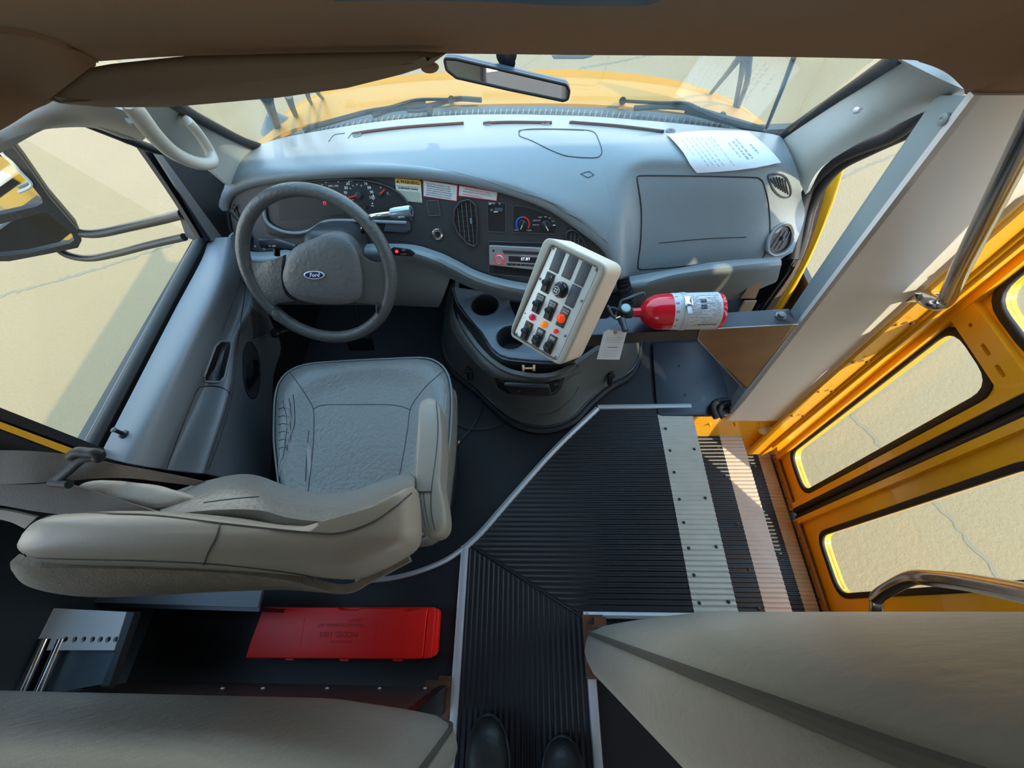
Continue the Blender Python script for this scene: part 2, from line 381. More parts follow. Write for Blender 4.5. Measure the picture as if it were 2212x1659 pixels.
S(slab('wall_riser_upper',ex-.02,ex-.005,YB,YF,Z2,-.02,YEL)); S(slab('wall_riser_lower',e2-.02,e2-.005,YB,YF2,Z3,Z2-.02,YEL))
S(slab('wall_stairwell_rear',ex-.02,XR+.06,YB-.03,YB,Z3-.03,0,YEL))
yf=Fr((0,YP,0),(1,0,0),(0,0,1))     # faces rearwards
S(flat('wall_stairwell_front',[[(ex-.01,-.0),(XR+.06,-.0),(XR+.06,Z3-.03),(ex-.01,Z3-.03)]],Fr((0,YP+.03,0),(1,0,0),(0,0,1)),.02,YEL))
# step light on the yellow stairwell wall
sf=Fr((0,YP+.01,0),(1,0,0),(0,0,1)); lu=sf.uv(1652,928)
lamp=lathe('step_light',[(0,0),(.026,0),(.024,.008),(.014,.02),(0,.024)],Fr((0,YP+.012,0),(1,0,0),(0,0,1)),mat('frosted lens',(.8,.74,.6),.3),u=lu[0],v=lu[1],label='round frosted step lamp on the yellow stairwell wall',cat='lamp')
for px,py in ((1533,915),(1587,914),(1641,914)):
    a=sf.uv(px,py); lathe('rivet',[(0,-.012),(.006,-.01),(.004,.006),(0,.007)],Fr((0,YP-.0,0),(1,0,0),(0,0,1)),YEL,u=a[0],v=a[1],seg=10,label='yellow painted rivet in the top row of the stairwell wall, number %s from the left'%{1533:'one',1587:'two',1641:'three'}[px],cat='rivet',group='rivets along the top of the stairwell wall')
# aluminium floor trims
def trim(name,pts,w,label,rivets=()):
    pts=[V(p) for p in pts]; pts=cr(pts,max(2,len(pts)*8 if len(pts)>2 else 2)); vs=[];fs=[]
    for i,p in enumerate(pts):
        t=(pts[min(i+1,len(pts)-1)]-pts[max(i-1,0)]).normalized(); s=V((-t.y,t.x,0))*w/2
        for a,b in ((-1,.0),(-.8,.011),(0,.0145),(.8,.011),(1,.0)): vs.append(p+s*a+V((0,0,b)))
    for i in range(len(pts)-1):
        for j in range(4): fs.append((i*5+j,i*5+j+1,i*5+j+6,i*5+j+5))
        fs.append((i*5,i*5+5,i*5+9,i*5+4))
    n=(len(pts)-1)*5; fs+=[(0,1,2,3,4),(n,n+1,n+2,n+3,n+4)]
    o=mesh(name,vs,fs,ALU,None,'s',label=label,cat='trim strip')
    for r in rivets: lathe('rivet',[(0,0),(.005,0),(.004,.002),(0,.0025)],Fr((r[0],r[1],.0146),(1,0,0),(0,1,0)),BLK,o,seg=10)
    return o
trim('floor_trim',[P(x,y,z=.005) for x,y in ((1290,884),(1200,970),(1110,1070),(1040,1150),(1000,1188))],.022,'curved aluminium strip beside the driver floor mat, diagonal part')
trim('floor_trim',[P(x,y,z=.005) for x,y in ((1003,1184),(960,1212),(900,1236),(840,1250),(770,1256))],.016,'curved aluminium strip bending in behind the driver seat')
trim('floor_trim',[(cx,YF,.005),(ex,YF,.005)],.02,'straight aluminium strip at the front edge of the step platform')
trim('floor_trim',[(LX-.006,.185,.005),(LX-.008,-.3,.005),(LX-.012,-2.2,.005)],.027,'long aluminium strip on the left side of the aisle runner',[(LX-.007,P(1000,y,z=0).y) for y in (1211,1327,1458)])
trim('floor_trim',[(RX+.01,-.0,.005),(RX+.012,-.3,.005),(RX+.014,-2.2,.005)],.027,'long aluminium strip on the right side of the aisle runner',[(RX+.012,P(1290,y,z=0).y) for y in (1350,1487,1637)])
trim('floor_trim',[(RX,-.006,.005),(ex,-.006,.005)],.02,'aluminium strip at the rear edge of the step platform')
# ---------------- ceiling and header ----------------
hd=[(205,133),(400,121),(700,118),(960,116),(1250,119),(1550,121),(1930,128),(1992,136),(2045,158),(2080,190),(2096,206)]
h0=[P(x,y,y=.66) for x,y in hd]; h0+= [P(2212,206,y=.66),P(2400,206,y=.66)]
def sh(L,dy,z): return [V((p.x,.66-dy,z if z>2 or z else p.z)) for p in L]
h1=[p+V((0,-.05,.05)) for p in h0]; h2=[V((p.x,.44,1.31)) for p in h0]; h3=[V((p.x*1.05,.3,1.56)) for p in h0]; h4=[V((p.x*1.1,.05,1.8)) for p in h0]
S(loft('ceiling_header',[h0,h1,h2,h3,h4],BROWN,nu=50,th=.006,flip=False))['label']='brown padded header above the windscreen'
S(slab('ceiling',XL,XR+.06,-2.6,.12,1.8,1.84,BROWN))['label']='unseen brown ceiling over the aisle, added to block the sun'  # unseen roof put in to keep direct sun out of the cabin
# left fascia
A=h0[0]; lf=[(205,133),(191,146),(117,208),(60,240),(0,278),(-120,345)]
l0=[P(lf[0][0],lf[0][1],y=.66),P(191,146,y=.655),P(117,209,x=-.735),P(60,240,x=-.78),P(0,278,x=-.82),P(-160,360,x=-.9)]
l1=[V((p.x*1.02-.01,p.y-.05,p.z+.07)) for p in l0]; l1[0]=h1[0].copy()
l2=[V((-.66-.05*i,.44-.05*i,1.31)) for i in range(6)]; l2[0]=h2[0].copy()
l3=[V((-.72-.08*i,.3-.06*i,1.56)) for i in range(6)]; l3[0]=h3[0].copy()
l4=[V((-.8-.08*i,.05-.06*i,1.8)) for i in range(6)]; l4[0]=h4[0].copy()
S(loft('ceiling_side_fascia',[l0,l1,l2,l3,l4],BROWN,nu=26,th=.006,flip=False))['label']='brown padded corner panel above the driver door'
# convex mirror edge at the top
cm=thing('dome_console',(-.0,.43,1.3),'black overhead console hanging from the header at the top edge of the view','console')
loft('housing',[[P(x,y,y=.41) for x,y in ((720,3),(900,1),(1100,6),(1200,12),(1370,13),(1410,8),(1436,-4))],[P(x,y,y=.36) for x,y in ((720,-60),(900,-60),(1100,-60),(1200,-60),(1370,-60),(1410,-60),(1430,-65))]],BLK,cm,th=.03,nu=30)
# walls behind the camera's sight and beside it
S(slab('wall_left',XL-.04,XL,-2.6,.3,-.05,.62,mat('dark teal side panel',(.035,.05,.06),.5))); S(slab('wall_left_upper',XL-.04,XL,-2.6,.3,1.35,1.84,WHT))
for i,y in enumerate((-2.6,-1.6,-.6,.22)): S(slab('wall_left_post',XL-.04,XL,y,y+.09,.62,1.35,WHT))
S(slab('wall_right',XR,XR+.04,-2.6,YB-.03,-.05,.62,WHT)); S(slab('wall_right_upper_sun_block',XR,XR+.04,-2.6,.66,1.55,1.84,WHT))  # upper wall is unseen, put in over the door to stop the sun
for i,y in enumerate((-2.6,-1.6)): S(slab('wall_right_post',XR,XR+.04,y,y+.09,.62,1.55,WHT))
S(slab('wall_right_sun_block',XR,XR+.04,-1.7,YB-.03,.62,1.55,WHT))  # unseen, left without windows and lengthened to block sun on the floor
S(slab('wall_rear',XL,XR,-2.64,-2.6,0,.9,WHT)); S(slab('wall_rear_upper',XL,XR,-2.64,-2.6,1.4,1.84,WHT))
# yellow outer skin on the left and right
S(slab('wall_outer_left',XL-.07,XL-.04,-3,.28,-.5,.66,YEL)); S(slab('wall_outer_right',XR+.04,XR+.06,-3,YB-.03,-.5,.66,YEL))
# white partition ahead of the stairwell with its blue-grey flange
wp=[(1568,909),(1690,909),(2230,425),(2230,206),(2104,206)]
S(flatpx('wall_partition',wp,yf,.012,WHT,off=-.012))['label']='white painted partition panel in front of the stairwell'
# flange channel: left face of the partition, turned forward
a0,a1=P(1568,909,y=YP),P(2104,206,y=YP)
b0,b1=P(1561,882,x=a0.x),P(2022,206,y=YP+.075); b0.y=YP+.045
S(mesh('trim_1',[a0,a1,b1,b0,a0+V((.012,0,0)),a1+V((.012,0,0)),b1+V((.012,0,0)),b0+V((.012,0,0))],[(0,1,2,3),(7,6,5,4),(0,4,5,1),(1,5,6,2),(2,6,7,3),(3,7,4,0)],BLG))['label']='blue grey flange along the left edge of the white partition'
tf=Fr(a0,(b0-a0),(a1-a0))
for px,py in ((2040,257),):
    a=tf.uv(px,py)
    nn=1 if (CAM-tf.o).dot(tf.n)>0 else -1
    ff=Fr(tf.w(a[0],a[1],0),tf.u,tf.v) if nn>0 else Fr(tf.w(a[0],a[1],0),tf.v,tf.u)
    lathe('screw',[(0,0),(.009,0),(.009,.003),(.006,.005),(.003,.005),(0,.002)],ff,BLG,label='round screw near the top of the blue grey flange',cat='screw')
# ---------------- yellow door post with rivets ----------------
def ypoly(name,px,y,th,m,parent=None,off=0,**k):
    fr=Fr((0,y,0),(1,0,0),(0,0,1)); return flat(name,[[fr.uv(*q) for q in px]],fr,th,m,parent,off=off,**k)
post=ypoly('door_post',[(1680,910),(1612,976),(1640,976),(2240,458),(2240,412)],YP-.005,.012,YEL,label='yellow riveted door post beside the white partition',cat='post')
ypoly('face_strip',[(1640,976),(1667,962),(2240,487),(2240,455)],YP-.004,.02,YEL,post)
ypoly('edge_strip',[(1667,964),(1675,958),(2240,497),(2240,487)],YP-.02,.012,YEL,post)
rv=Fr((0,YP-.018,0),(1,0,0),(0,0,1)); rw=Fr((0,YP-.025,0),(1,0,0),(0,0,1))
for k,(x,y) in enumerate(((1711,898),(1770,846),(1843,782),(1938,701),(2058,593))):
    a=rv.uv(x,y); lathe('rivet',[(0,0),(.006,0),(.004,.004),(0,.005)],rv,YEL,post,u=a[0],v=a[1],seg=10)
for x,y in ((1735,898),(1797,845),(1874,781),(1970,698)):
    a=rw.uv(x,y); lathe('rivet',[(0,0),(.006,0),(.004,.004),(0,.005)],rw,RUST,post,u=a[0],v=a[1],seg=10)
# ---------------- folding entry door (two leaves) ----------------
df=Fr((1.088,0,0),(0,-1,0),-ray(1268,1324))     # faces inwards (-x): u to the rear
def duv(*q): return df.uv(*q)
def rrect(x0,y0,x1,y1,r): return rnd([(x0,y0),(x1,y0),(x1,y1),(x0,y1)],r)
y_f=YP-.02; z0=Z3+.0
ys1=-duv(1850,1046)[0]; ys2=-duv(1850,1066)[0]
G1=[duv(1697,965),duv(1745,1069),duv(2143,826),duv(2062,694)]
g1u0=sum(q[0] for q in (G1[0],G1[3]))/2+.022; g1u1=(G1[1][0]+G1[2][0])/2; gz0=(G1[0][1]+G1[1][1])/2; gz1=(G1[2][1]+G1[3][1])/2
G2=[duv(1758,1165),duv(1818,1297),duv(2240,1238),duv(2212,1000)]
g2u0=(G2[0][0]+G2[3][0])/2; g2u1=(G2[1][0]+G2[2][0])/2
print('door',g1u0,g1u1,gz0,gz1,g2u0,g2u1,'seal',duv(1721,1103),duv(2212,865),duv(1721,1125),duv(2212,900))
s0=duv(2000,975)[0]; s1=duv(1722,1127)[0]; s0=duv(1722,1090)[0]
seal0=-.5*(0)+(duv(1721,1098)[0]+duv(2212,862)[0])/2; seal1=(duv(1721,1127)[0]+duv(2212,905)[0])/2
KS=0.0
def shd(L): return [(a+KS*(b-z0-.5),b) for a,b in L]
def dflat(nm,loops,*a,**k): return flat(nm,[shd(l) for l in loops],*a,**k)
def leaf(nm,label,u0,u1,gu0,gu1):
    t=thing(nm,(XR,-(u0+u1)/2,z0),label,'door',kind='structure')
    zt=1.5; gz=(gz0,gz1,gz1+.1,zt-.1)
    dflat('frame',[[(u0,z0),(u1,z0),(u1,zt),(u0,zt)],rrect(gu0,gz[0],gu1,gz[1],.06),rrect(gu0,gz[2],gu1,gz[3],.06)],df,.03,YEL,t,off=-.03)
    for k,(a,b) in enumerate(((gz[0],gz[1]),(gz[2],gz[3]))):
        dflat('gasket',[rrect(gu0-.013,a-.013,gu1+.013,b+.013,.07),rrect(gu0+.006,a+.006,gu1-.006,b-.006,.055)],df,.012,BLKM,t,off=-.006,bev=.004)
        dflat('glass',[rrect(gu0,a,gu1,b,.06)],df,.004,GLW,t,off=-.02)
    # raised rails around the windows
    dflat('side_rail',[[(u0,z0),(u0+.02,z0),(u0+.02,zt),(u0,zt)]],df,.02,YEL,t,off=0)
    dflat('side_rail',[[(u1-.022,z0),(u1,z0),(u1,zt),(u1-.022,zt)]],df,.02,YEL,t,off=0)
    zc=gz1+.05; um=(gu0+gu1)/2
    holes=[ell(.005,.005,12,um-.05,zc-.004),rrect(um+.0,zc-.012,um+.03,zc-.002,.005),rrect(um+.055,zc-.012,um+.085,zc-.002,.005)]
    dflat('middle_rail',[[(u0+.02,zc-.035),(u1-.022,zc-.035),(u1-.022,zc+.03),(u0+.02,zc+.03)]]+holes,df,.018,YEL,t,off=.0)
    k=dflat('kick_strip',[[(u0+.006,z0+.005),(u1-.004,z0+.005),(u1-.004,z0+.04),(u0+.006,z0+.04)]],df,.01,mat('bronze door foot',(.30,.15,.05),.5,var=.2),t,off=.012,bev=.002)
    for i in range(3): lathe('rivet',[(0,0),(.005,0),(.003,.003),(0,.004)],Fr(df.w(u0+(u1-u0)*(.2+.3*i)-KS*.5,z0+.022,.022),df.u,df.v),RUST,k,seg=8)
    return t
leaf('door_1','front leaf of the yellow folding entry door with black gasketed windows',-y_f-.012,seal0,g1u0,g1u1)
leaf('door_2','rear leaf of the yellow folding entry door beside the grab rail',seal1,.02,g2u0,g2u1)
sl=thing('door_seal',(XR,-(seal0+seal1)/2,z0),'thick black rubber seal between the two door leaves','seal')
mid=(seal0+seal1)/2
tube('rubber_lip',[df.w(*q,.004) for q in shd([(seal0*.72+mid*.28,z0+.02),(seal0*.72+mid*.28,1.48)])],.012,BLKM,sl,seg=10)
tube('rubber_lip',[df.w(*q,.004) for q in shd([(seal1*.72+mid*.28,z0+.02),(seal1*.72+mid*.28,1.48)])],.012,BLKM,sl,seg=10)
dflat('rubber_web',[[(seal0+.004,z0+.01),(seal1-.004,z0+.01),(seal1-.004,1.48),(seal0+.004,1.48)]],df,.008,BLKM,sl,off=-.006)
dflat('edge_channel',[[(seal0-.001,z0),(seal0+.006,z0),(seal0+.006,1.48),(seal0-.001,1.48)]],df,.008,ALU,sl,off=.0)
dflat('edge_channel',[[(seal1-.006,z0),(seal1+.001,z0),(seal1+.001,1.48),(seal1-.006,1.48)]],df,.008,ALU,sl,off=.0)
S(slab('wall_door_jamb',XR-.04,XR+.06,YB-.03,YB-.0,-.05,1.5,YEL))
S(slab('wall_b_pillar',XL-.04,-.955,.17,.245,-.02,1.35,mat('b pillar trim grey',(.10,.10,.10),.5)))
jb=Fr((0,YP-.012,0),(1,0,0),(0,0,1)); S(flat('wall_door_jamb_side',[[jb.uv(1678,957),jb.uv(2240,497),(jb.uv(2240,497)[0],1.5),(df.w(0,1.5).x+.004,1.5),(df.w(0,z0).x+.004,z0)]],jb,.012,YEL,off=-.012))
S(slab('trim_2',XR-.02,XR+.03,YB-.0,YB+.012,Z3,1.45,BLKM))
# ---------------- grab rails ----------------
gy=YP-.06
gr=thing('grab_rail',P(2030,655,y=gy),'polished steel grab rail bent into the yellow door post','grab rail')
p0=P(2020,642,y=YP-.02)
pl=[P(1996,641,y=YP-.02),P(2012,652,y=gy+.01),P(2030,655,y=gy),P(2048,640,y=gy),P(2080,570,y=gy),P(2140,450,y=gy),P(2220,290,y=gy),P(2260,210,y=gy)]
tube('rail',cr(pl,60),.0155,STEEL,gr,seg=18)
fl=Fr((0,YP-.018,0),(1,0,0),(0,0,1)); a=fl.uv(1998,640)
rbox('mounting_plate',fl,a[0]-.006,a[1],0,.055,.03,.005,.002,CHR,gr)
for d in (-.02,): lathe('bolt',[(0,0),(.009,0),(.009,.005),(.004,.007),(0,.007)],fl,CHR,gr,u=a[0]+d,v=a[1],seg=6)
gr2=thing('grab_rail',P(1895,1316,x=.86),'polished steel grab rail rising behind the right barrier','grab rail')
pl=[P(1893,1330,x=.9),P(1893,1312,x=.9),P(1894,1292,x=.9),P(1912,1277,x=.88),P(1950,1256,x=.86),P(1978,1247,x=.84),P(2010,1249,x=.81),P(2090,1258,x=.78),P(2212,1281,x=.72),P(2330,1302,x=.66)]
tube('rail',cr(pl,50),.0155,STEEL,gr2,seg=18)
# ---------------- right barrier ----------------
def barrier(nm,label,x0,x1,yf_,yr,z0,z1,side,vm=VIN):
    """padded crash barrier: pillowed front, piped vertical edge on the aisle side (side=-1: aisle at x0)"""
    t=thing(nm,((x0+x1)/2,(yf_+yr)/2,0),label,'barrier')
    nx,nz=30,26; vs=[];fs=[]
    bow=.045
    def pt(i,j,f):
        a=i/(nx-1); b=j/(nz-1); 
        ex_=1-(abs(2*a-1))**8; ez=1-(abs(2*b-1))**8
        x=x0+(x1-x0)*a; z=z0+(z1-z0)*b
        # round the outline corners
        ca=min(a,1-a)*(x1-x0); cb=min(b,1-b)*(z1-z0); r=.06
        if ca<r and cb<r:
            dx,dz=r-ca,r-cb; l=math.hypot(dx,dz)
            if l>r: s=r/l; x+=(1 if a<.5 else -1)*(dx-dx*s); z+=(1 if b<.5 else -1)*(dz-dz*s)
        aa=a if side<0 else 1-a
        prof=min(1,(aa*(x1-x0)/.22))**.5
        y=yf_-bow+bow*prof*(ez**.5) if f else yr
        return V((x,y,z))
    for f in (1,0):
        for i in range(nx):
            for j in range(nz): vs.append(pt(i,j,f))
    o=nx*nz
    for i in range(nx-1):
        for j in range(nz-1):
            a=i*nz+j; fs+=[(a,a+nz,a+nz+1,a+1),(o+a,o+a+1,o+a+nz+1,o+a+nz)]
    loop=[(i,0) for i in range(nx)]+[(nx-1,j) for j in range(1,nz)]+[(i,nz-1) for i in range(nx-2,-1,-1)]+[(0,j) for j in range(nz-2,0,-1)]
    ids=[i*nz+j for i,j in loop]; L=len(ids); pp=[vs[k] for k in ids]
    # bulged side band
    cxm=(x0+x1)/2; czm=(z0+z1)/2
    mb=[]
    for s in (.25,.5,.75):
        k0=len(vs)
        for n,k in enumerate(ids):
            p=vs[k]; q=vs[k+o]; m_=p.lerp(q,s); d=V((0,0,0)); i,j=loop[n]
            if i in (0,nx-1): d.x=-1 if i==0 else 1
            if j in (0,nz-1): d.z=-1 if j==0 else 1
            vs.append(m_+d*(.014*math.sin(math.pi*s)))
        mb.append(list(range(k0,k0+L)))
    bands=[ids]+mb+[[k+o for k in ids]]
    for b0,b1 in zip(bands,bands[1:]):
        for n in range(L): fs.append((b0[n],b0[(n+1)%L],b1[(n+1)%L],b1[n]))
    mesh('cushion',vs,fs,vm,t,'all')
    tube('piping',pp,.0045,mat('dark piping',(.10,.105,.10),.45),t,seg=8,closed=True)
    return t
br=barrier('crash_barrier','wrinkled grey padded barrier panel on the right of the aisle',.125,1.05,.004,-.115,.24,1.3,-1)
rf=Fr((.16,-.02,0),(-1,0,0),(0,0,1))
slab('leg',.15,.17,-.11,-.03,.015,.3,RUST,parent=br); slab('foot',.14,.20,-.16,-.005,.013,.022,RUST,parent=br)
slab('foot',.17,.205,-.16,-.01,.022,.05,RUST,parent=br)
lathe('bolt',[(0,0),(.011,0),(.011,.008),(0,.008)],Fr((.188,-.13,.05),(1,0,0),(0,1,0)),RUST,br,seg=6)
slab('lower_panel',.2,1.0,-.09,-.07,.02,.3,BLK,parent=br)
bl=barrier('crash_barrier','grey padded barrier panel on the left of the aisle behind the red kit',-1.15,-.15,-.135,-.235,.43,1.25,1)
slab('leg',LX-.05,LX-.03,-.24,-.18,.015,.5,BLK,parent=bl)
slab('foot',LX-.055,LX-.02,-.36,-.16,.013,.022,RUST,parent=bl); slab('foot',LX-.09,LX-.02,-.185,-.17,.014,.03,RUST,parent=bl)
lathe('bolt',[(0,0),(.011,0),(.011,.008),(0,.008)],Fr((LX-.038,-.33,.022),(1,0,0),(0,1,0)),RUST,bl,seg=6)
lp=slab('lower_panel',-1.15,LX-.06,-.20,-.185,.02,.5,mat('dull brown panel',(.10,.07,.065),.4,var=.1),parent=bl)
for px in (480,567,706,820,918):
    q=P(px,1488,y=-.184); lathe('rivet',[(0,0),(.0045,0),(.0045,.003),(0,.004)],Fr(q+V((0,0,0)),(-1,0,0),(0,0,1)),WHITE,lp,seg=8)
# ================= windscreen, pillars, hood =================
w0=[P(x,y,z=.775) for x,y in ((548,325),(600,308),(650,296),(800,271),(960,256),(1106,252),(1250,255),(1400,266),(1550,281),(1640,292),(1686,301))]
wt=[V((p.x*.93,.675,1.135+.0*i)) for i,p in enumerate(w0)]
wt[-1]=P(1975,118,y=.675); wt[0]=P(215,128,y=.675)
wn=cr(w0,11); wtl=[wt[0].lerp(wt[-1],i/10) for i in range(11)]
for i,p in enumerate(wtl): p.z=1.15; p.y=.70
S(loft('window_1',[wn,wtl],GLS,nu=30,th=.004,lin=False,nv=6))['label']='windscreen glass'
S(tube('trim_3',cr(w0,40),.008,BLKM,squash=.8))['label']='black rubber seal along the bottom of the windscreen'
def px3(L,**k): return [P(x,y,**k) for x,y in L]
def pz(L): return [P(x,y,z=z) for x,y,z in L]
def py_(L): return [P(x,y,y=yy) for x,y,yy in L]
# right A pillar
ra=py_([(1688,302,1.06),(1745,262,1.0),(1830,205,.90),(1900,158,.80),(1945,128,.72)])
rb_=py_([(1740,420,.93),(1768,368,.90),(1840,318,.84),(1940,268,.78),(2055,214,.71),(2100,200,.69)])
rm=[a.lerp(b,.5)+V((-.012,-.03,.008)) for a,b in zip(cr(ra,8),cr(rb_,8))]
pr=loft('right_pillar_trim',[ra,rm,rb_],TRIMG,nu=24,th=.012,flip=True,label='pale grey plastic trim on the right windscreen pillar',cat='pillar trim')
q=P(1861,238,y=.80); pf=Fr(q,(1,0,.2),(.2,.5,1)); pf=Fr(q-pf.n*.006,pf.u,pf.v)
lathe('screw',[(0,-.01),(.006,-.01),(.0045,.002),(.003,.003),(0,.003)],pf,ALU,pr,seg=12)
tube('trim_4',cr([a+V((.004,.012,.0)) for a in ra],30),.012,BLKM,kind='structure',label='black rubber seal beside the right pillar')
# dark door seals on the passenger side
g1=[P(x,y,x=xx) for x,y,xx in ((2010,232,.78),(1930,290,.79),(1850,322,.80),(1800,350,.81),(1757,395,.82),(1735,440,.82),(1722,500,.82),(1712,560,.82))]
g2=[P(x,y,x=xx) for x,y,xx in ((2010,262,.80),(1960,288,.81),(1880,325,.82),(1815,360,.83),(1775,405,.84),(1752,452,.85),(1740,500,.85),(1722,560,.85))]
d4=thing('door_3',(.86,.8,.2),'passenger side cab door with black rubber seals','door',kind='structure')
tube('rubber_seal',cr(g1,40),.016,BLKM,d4); tube('rubber_seal',cr(g2,40),.012,BLKM,d4)
loft('seal_channel',[g1,g2],TRIMG,d4,nu=24,th=.004)
sill_a=[P(x,y,x=.86) for x,y in ((1775,405),(1750,460),(1733,520),(1700,590),(1655,665),(1600,760))]
sill_b=[P(x,y,x=.885) for x,y in ((1792,378),(1770,460),(1748,530),(1715,600),(1668,672),(1615,765))]
sill_c=[P(x,y,x=.90) for x,y in ((1828,345),(1795,450),(1768,520),(1735,590),(1690,665),(1640,755))]
loft('sill',[sill_a,sill_b],mat('dusty brown door sill',(.16,.11,.09),.8,bump=.8,bscale=90,var=.4,vscale=60),d4,nu=16,th=.01)
loft('outer_skin',[sill_b,sill_c,[p+V((.06,0,-.35)) for p in sill_c]],YEL,d4,nu=16,th=.01)
ib=[P(x,y,x=.83) for x,y in ((1712,560),(1690,600),(1640,650),(1600,720))]
loft('inner_panel',[[p+V((.02,0,0)) for p in ib],[p+V((.03,0,-.5)) for p in ib]],mat('dark door jamb',(.03,.025,.02),.6),d4,nu=8,th=.01)
hg=Fr(P(1618,660,y=.78),(1,0,-.1),(0,.3,1))
hb=flatpx('hinge_bracket',[(1607,649),(1633,648),(1620,672),(1594,672)],hg,.006,mat('tan steel plate',(.40,.27,.16),.5),d4)
for x,y in ((1625,655),(1619,667)):
    a=hg.uv(x,y); lathe('bolt',[(0,0),(.004,0),(.004,.004),(0,.005)],hg,RUST,hb,u=a[0],v=a[1],seg=8)
tb=[P(1626,588,y=.80),P(1612,640,y=.80)]
loft('jamb_plate',[[P(1636,590,y=.8),P(1600,645,y=.8)],[P(1655,590,y=.8),P(1632,645,y=.8)]],mat('tan steel plate',(.40,.27,.16),.5),d4,nu=4,th=.01)
# left A pillar
la=py_([(268,228,.70),(330,300,.80),(400,338,.87),(455,368,.92),(497,402,.96)])
lb=py_([(352,222,.74),(405,255,.85),(470,288,.97),(520,312,1.06),(556,324,1.12)])
lm=[a.lerp(b,.5)+V((.0,-.03,.01)) for a,b in zip(cr(la,8),cr(lb,8))]
lpil=loft('left_pillar_trim',[la,lm,lb],TRIMG,nu=24,th=.012,label='pale grey plastic trim on the left windscreen pillar with a grab handle',cat='pillar trim')
tube('trim_5',cr([b+V((.004,.012,0)) for b in lb],30),.011,BLKM,kind='structure',label='black rubber seal beside the left pillar')
hp=[P(276,222,y=.668),P(290,236,y=.675),P(330,288,y=.70),P(375,330,y=.74),P(425,352,y=.78),P(458,350,y=.81),P(452,325,y=.83),P(430,290,y=.82),P(405,262,y=.80),P(392,258,y=.83)]
tube('grab_handle',cr(hp,50),.014,mat('cream handle plastic',(.50,.50,.45),.45),lpil,rs=[.010,.014,.014,.013,.012,.011,.010,.009,.009,.008])
# door header trim (pale) above the driver window
ha=py_([(0,300,.55),(60,272,.58),(130,262,.62),(200,268,.66),(260,290,.70),(306,292,.73)])
hbm=py_([(0,262,.56),(60,232,.59),(130,228,.63),(200,232,.66),(262,232,.69),(280,232,.72)])
ha=[P(x,y,x=xx) for x,y,xx in ((-60,330,-.86),(0,298,-.85),(60,270,-.83),(130,261,-.80),(200,263,-.77),(260,284,-.74),(305,292,-.71))]
hbm=[P(x,y,x=xx) for x,y,xx in ((-60,292,-.86),(0,262,-.84),(60,226,-.80),(104,198,-.76),(170,200,-.70),(260,225,-.66),(275,235,-.66))]
loft('header_trim',[hbm,[a.lerp(b,.5)+V((.02,-.01,-.005)) for a,b in zip(cr(hbm,8),cr(ha,8))],ha],mat('warm pale trim plastic',(.40,.38,.33),.5),nu=26,th=.01,flip=False,label='pale curved trim above the driver door window',cat='header trim')
tube('edge',cr([P(x,y,x=xx) for x,y,xx in ((280,258,-.66),(300,288,-.70),(270,292,-.72),(215,270,-.75))],16),.006,TRIMG,bpy.data.objects['header_trim'])
# ---------------- driver door ----------------
XD=-.90
dd=thing('door_4',(XD,.6,0),'grey driver door with weatherstrip, arm rest and large window','door',kind='structure')
ws0=[P(442,527,x=XD),P(370,660,x=XD),P(205,978,x=XD)]
def zL(L,z): return [P(x,y,z=z) for x,y in L]
d0=zL([(450,515),(436,560),(380,665),(300,820),(215,985)],.665)
d1=zL([(497,512),(475,600),(420,720),(350,860),(275,1000)],.66)
d2=zL([(520,515),(510,600),(466,700),(415,840),(345,1012)],.60)
d3=zL([(530,530),(528,620),(492,720),(440,838),(360,1014)],.52)
d4_=zL([(538,560),(545,650),(510,730),(490,850),(435,1022)],.50)
d5=zL([(545,590),(556,670),(520,740),(505,850),(452,1024)],.44)
d6=zL([(575,640),(590,720),(570,800),(560,900),(555,1050)],.24)
d7=zL([(600,660),(640,740),(610,840),(590,950),(580,1080)],.02)
loft('door_panel',[d0,d1,d2,d3,d4_,d5,d6,d7],DOORG,dd,nu=36,nv=50,th=.01)
tube('weatherstrip',[p+V((-.004,0,.008)) for p in cr([P(442,524,x=XD),P(205,976,x=XD)],12)],.014,BLKM,dd,squash=.7)
tube('weatherstrip',[p+V((-.024,0,.004)) for p in cr([P(442,524,x=XD),P(205,976,x=XD)],12)],.005,mat('blue grey strip',(.08,.10,.12),.4),dd)
gl_=[P(440,524,x=XD-.012),P(205,976,x=XD-.012)]
gtop=[V((-.83,.70,1.08)),V((-.86,.30,1.12))]
S(loft('window_2',[[gl_[0],gl_[1]],[V((XD+.06,.66,1.10)),V((XD+.04,.22,1.12))]],GLW,dd,nu=6,nv=4,th=.004))
# seams, pull cup, lever, lock button, speaker grille: laid on the panel surface
SD=Surf(bpy.data.objects['door_panel'])
def dline(nm,L,r,m,closed=False,lift=.0005,n=6):
    L=[V((x,y,0)) for x,y in L]; L=cr(L+([L[0]] if closed else []),len(L)*n+(1 if closed else 0)); p_=[SD.at(q.x,q.y,lift) for q in L]
    return tube(nm,p_[:-1] if closed else p_,r,m,dd,seg=6,closed=closed)
cup=rnd([(476,737),(499,738),(500,752),(486,815),(476,826),(440,824),(440,812),(464,748)],5,4)
patch('cup_shade_patch',SD,cup,BLK,dd,.0012); dline('cup_rim',cup,.0032,mat('grey cup rim',(.24,.26,.28),.35),True,.001,1)  # black patch on the panel stands for the shade inside the cup
patch('cup_floor',SD,[(478,745),(488,745),(472,815),(455,818)],mat('cup inside',(.05,.05,.055),.4),dd,.0022)
dline('panel_seam',[(360,1012),(382,950),(410,880),(426,842),(440,835),(470,835),(488,842),(497,852)],.0014,BLK)
dline('panel_seam',[(536,560),(528,640),(514,740),(503,840),(480,930),(446,1024)],.0012,THREAD)
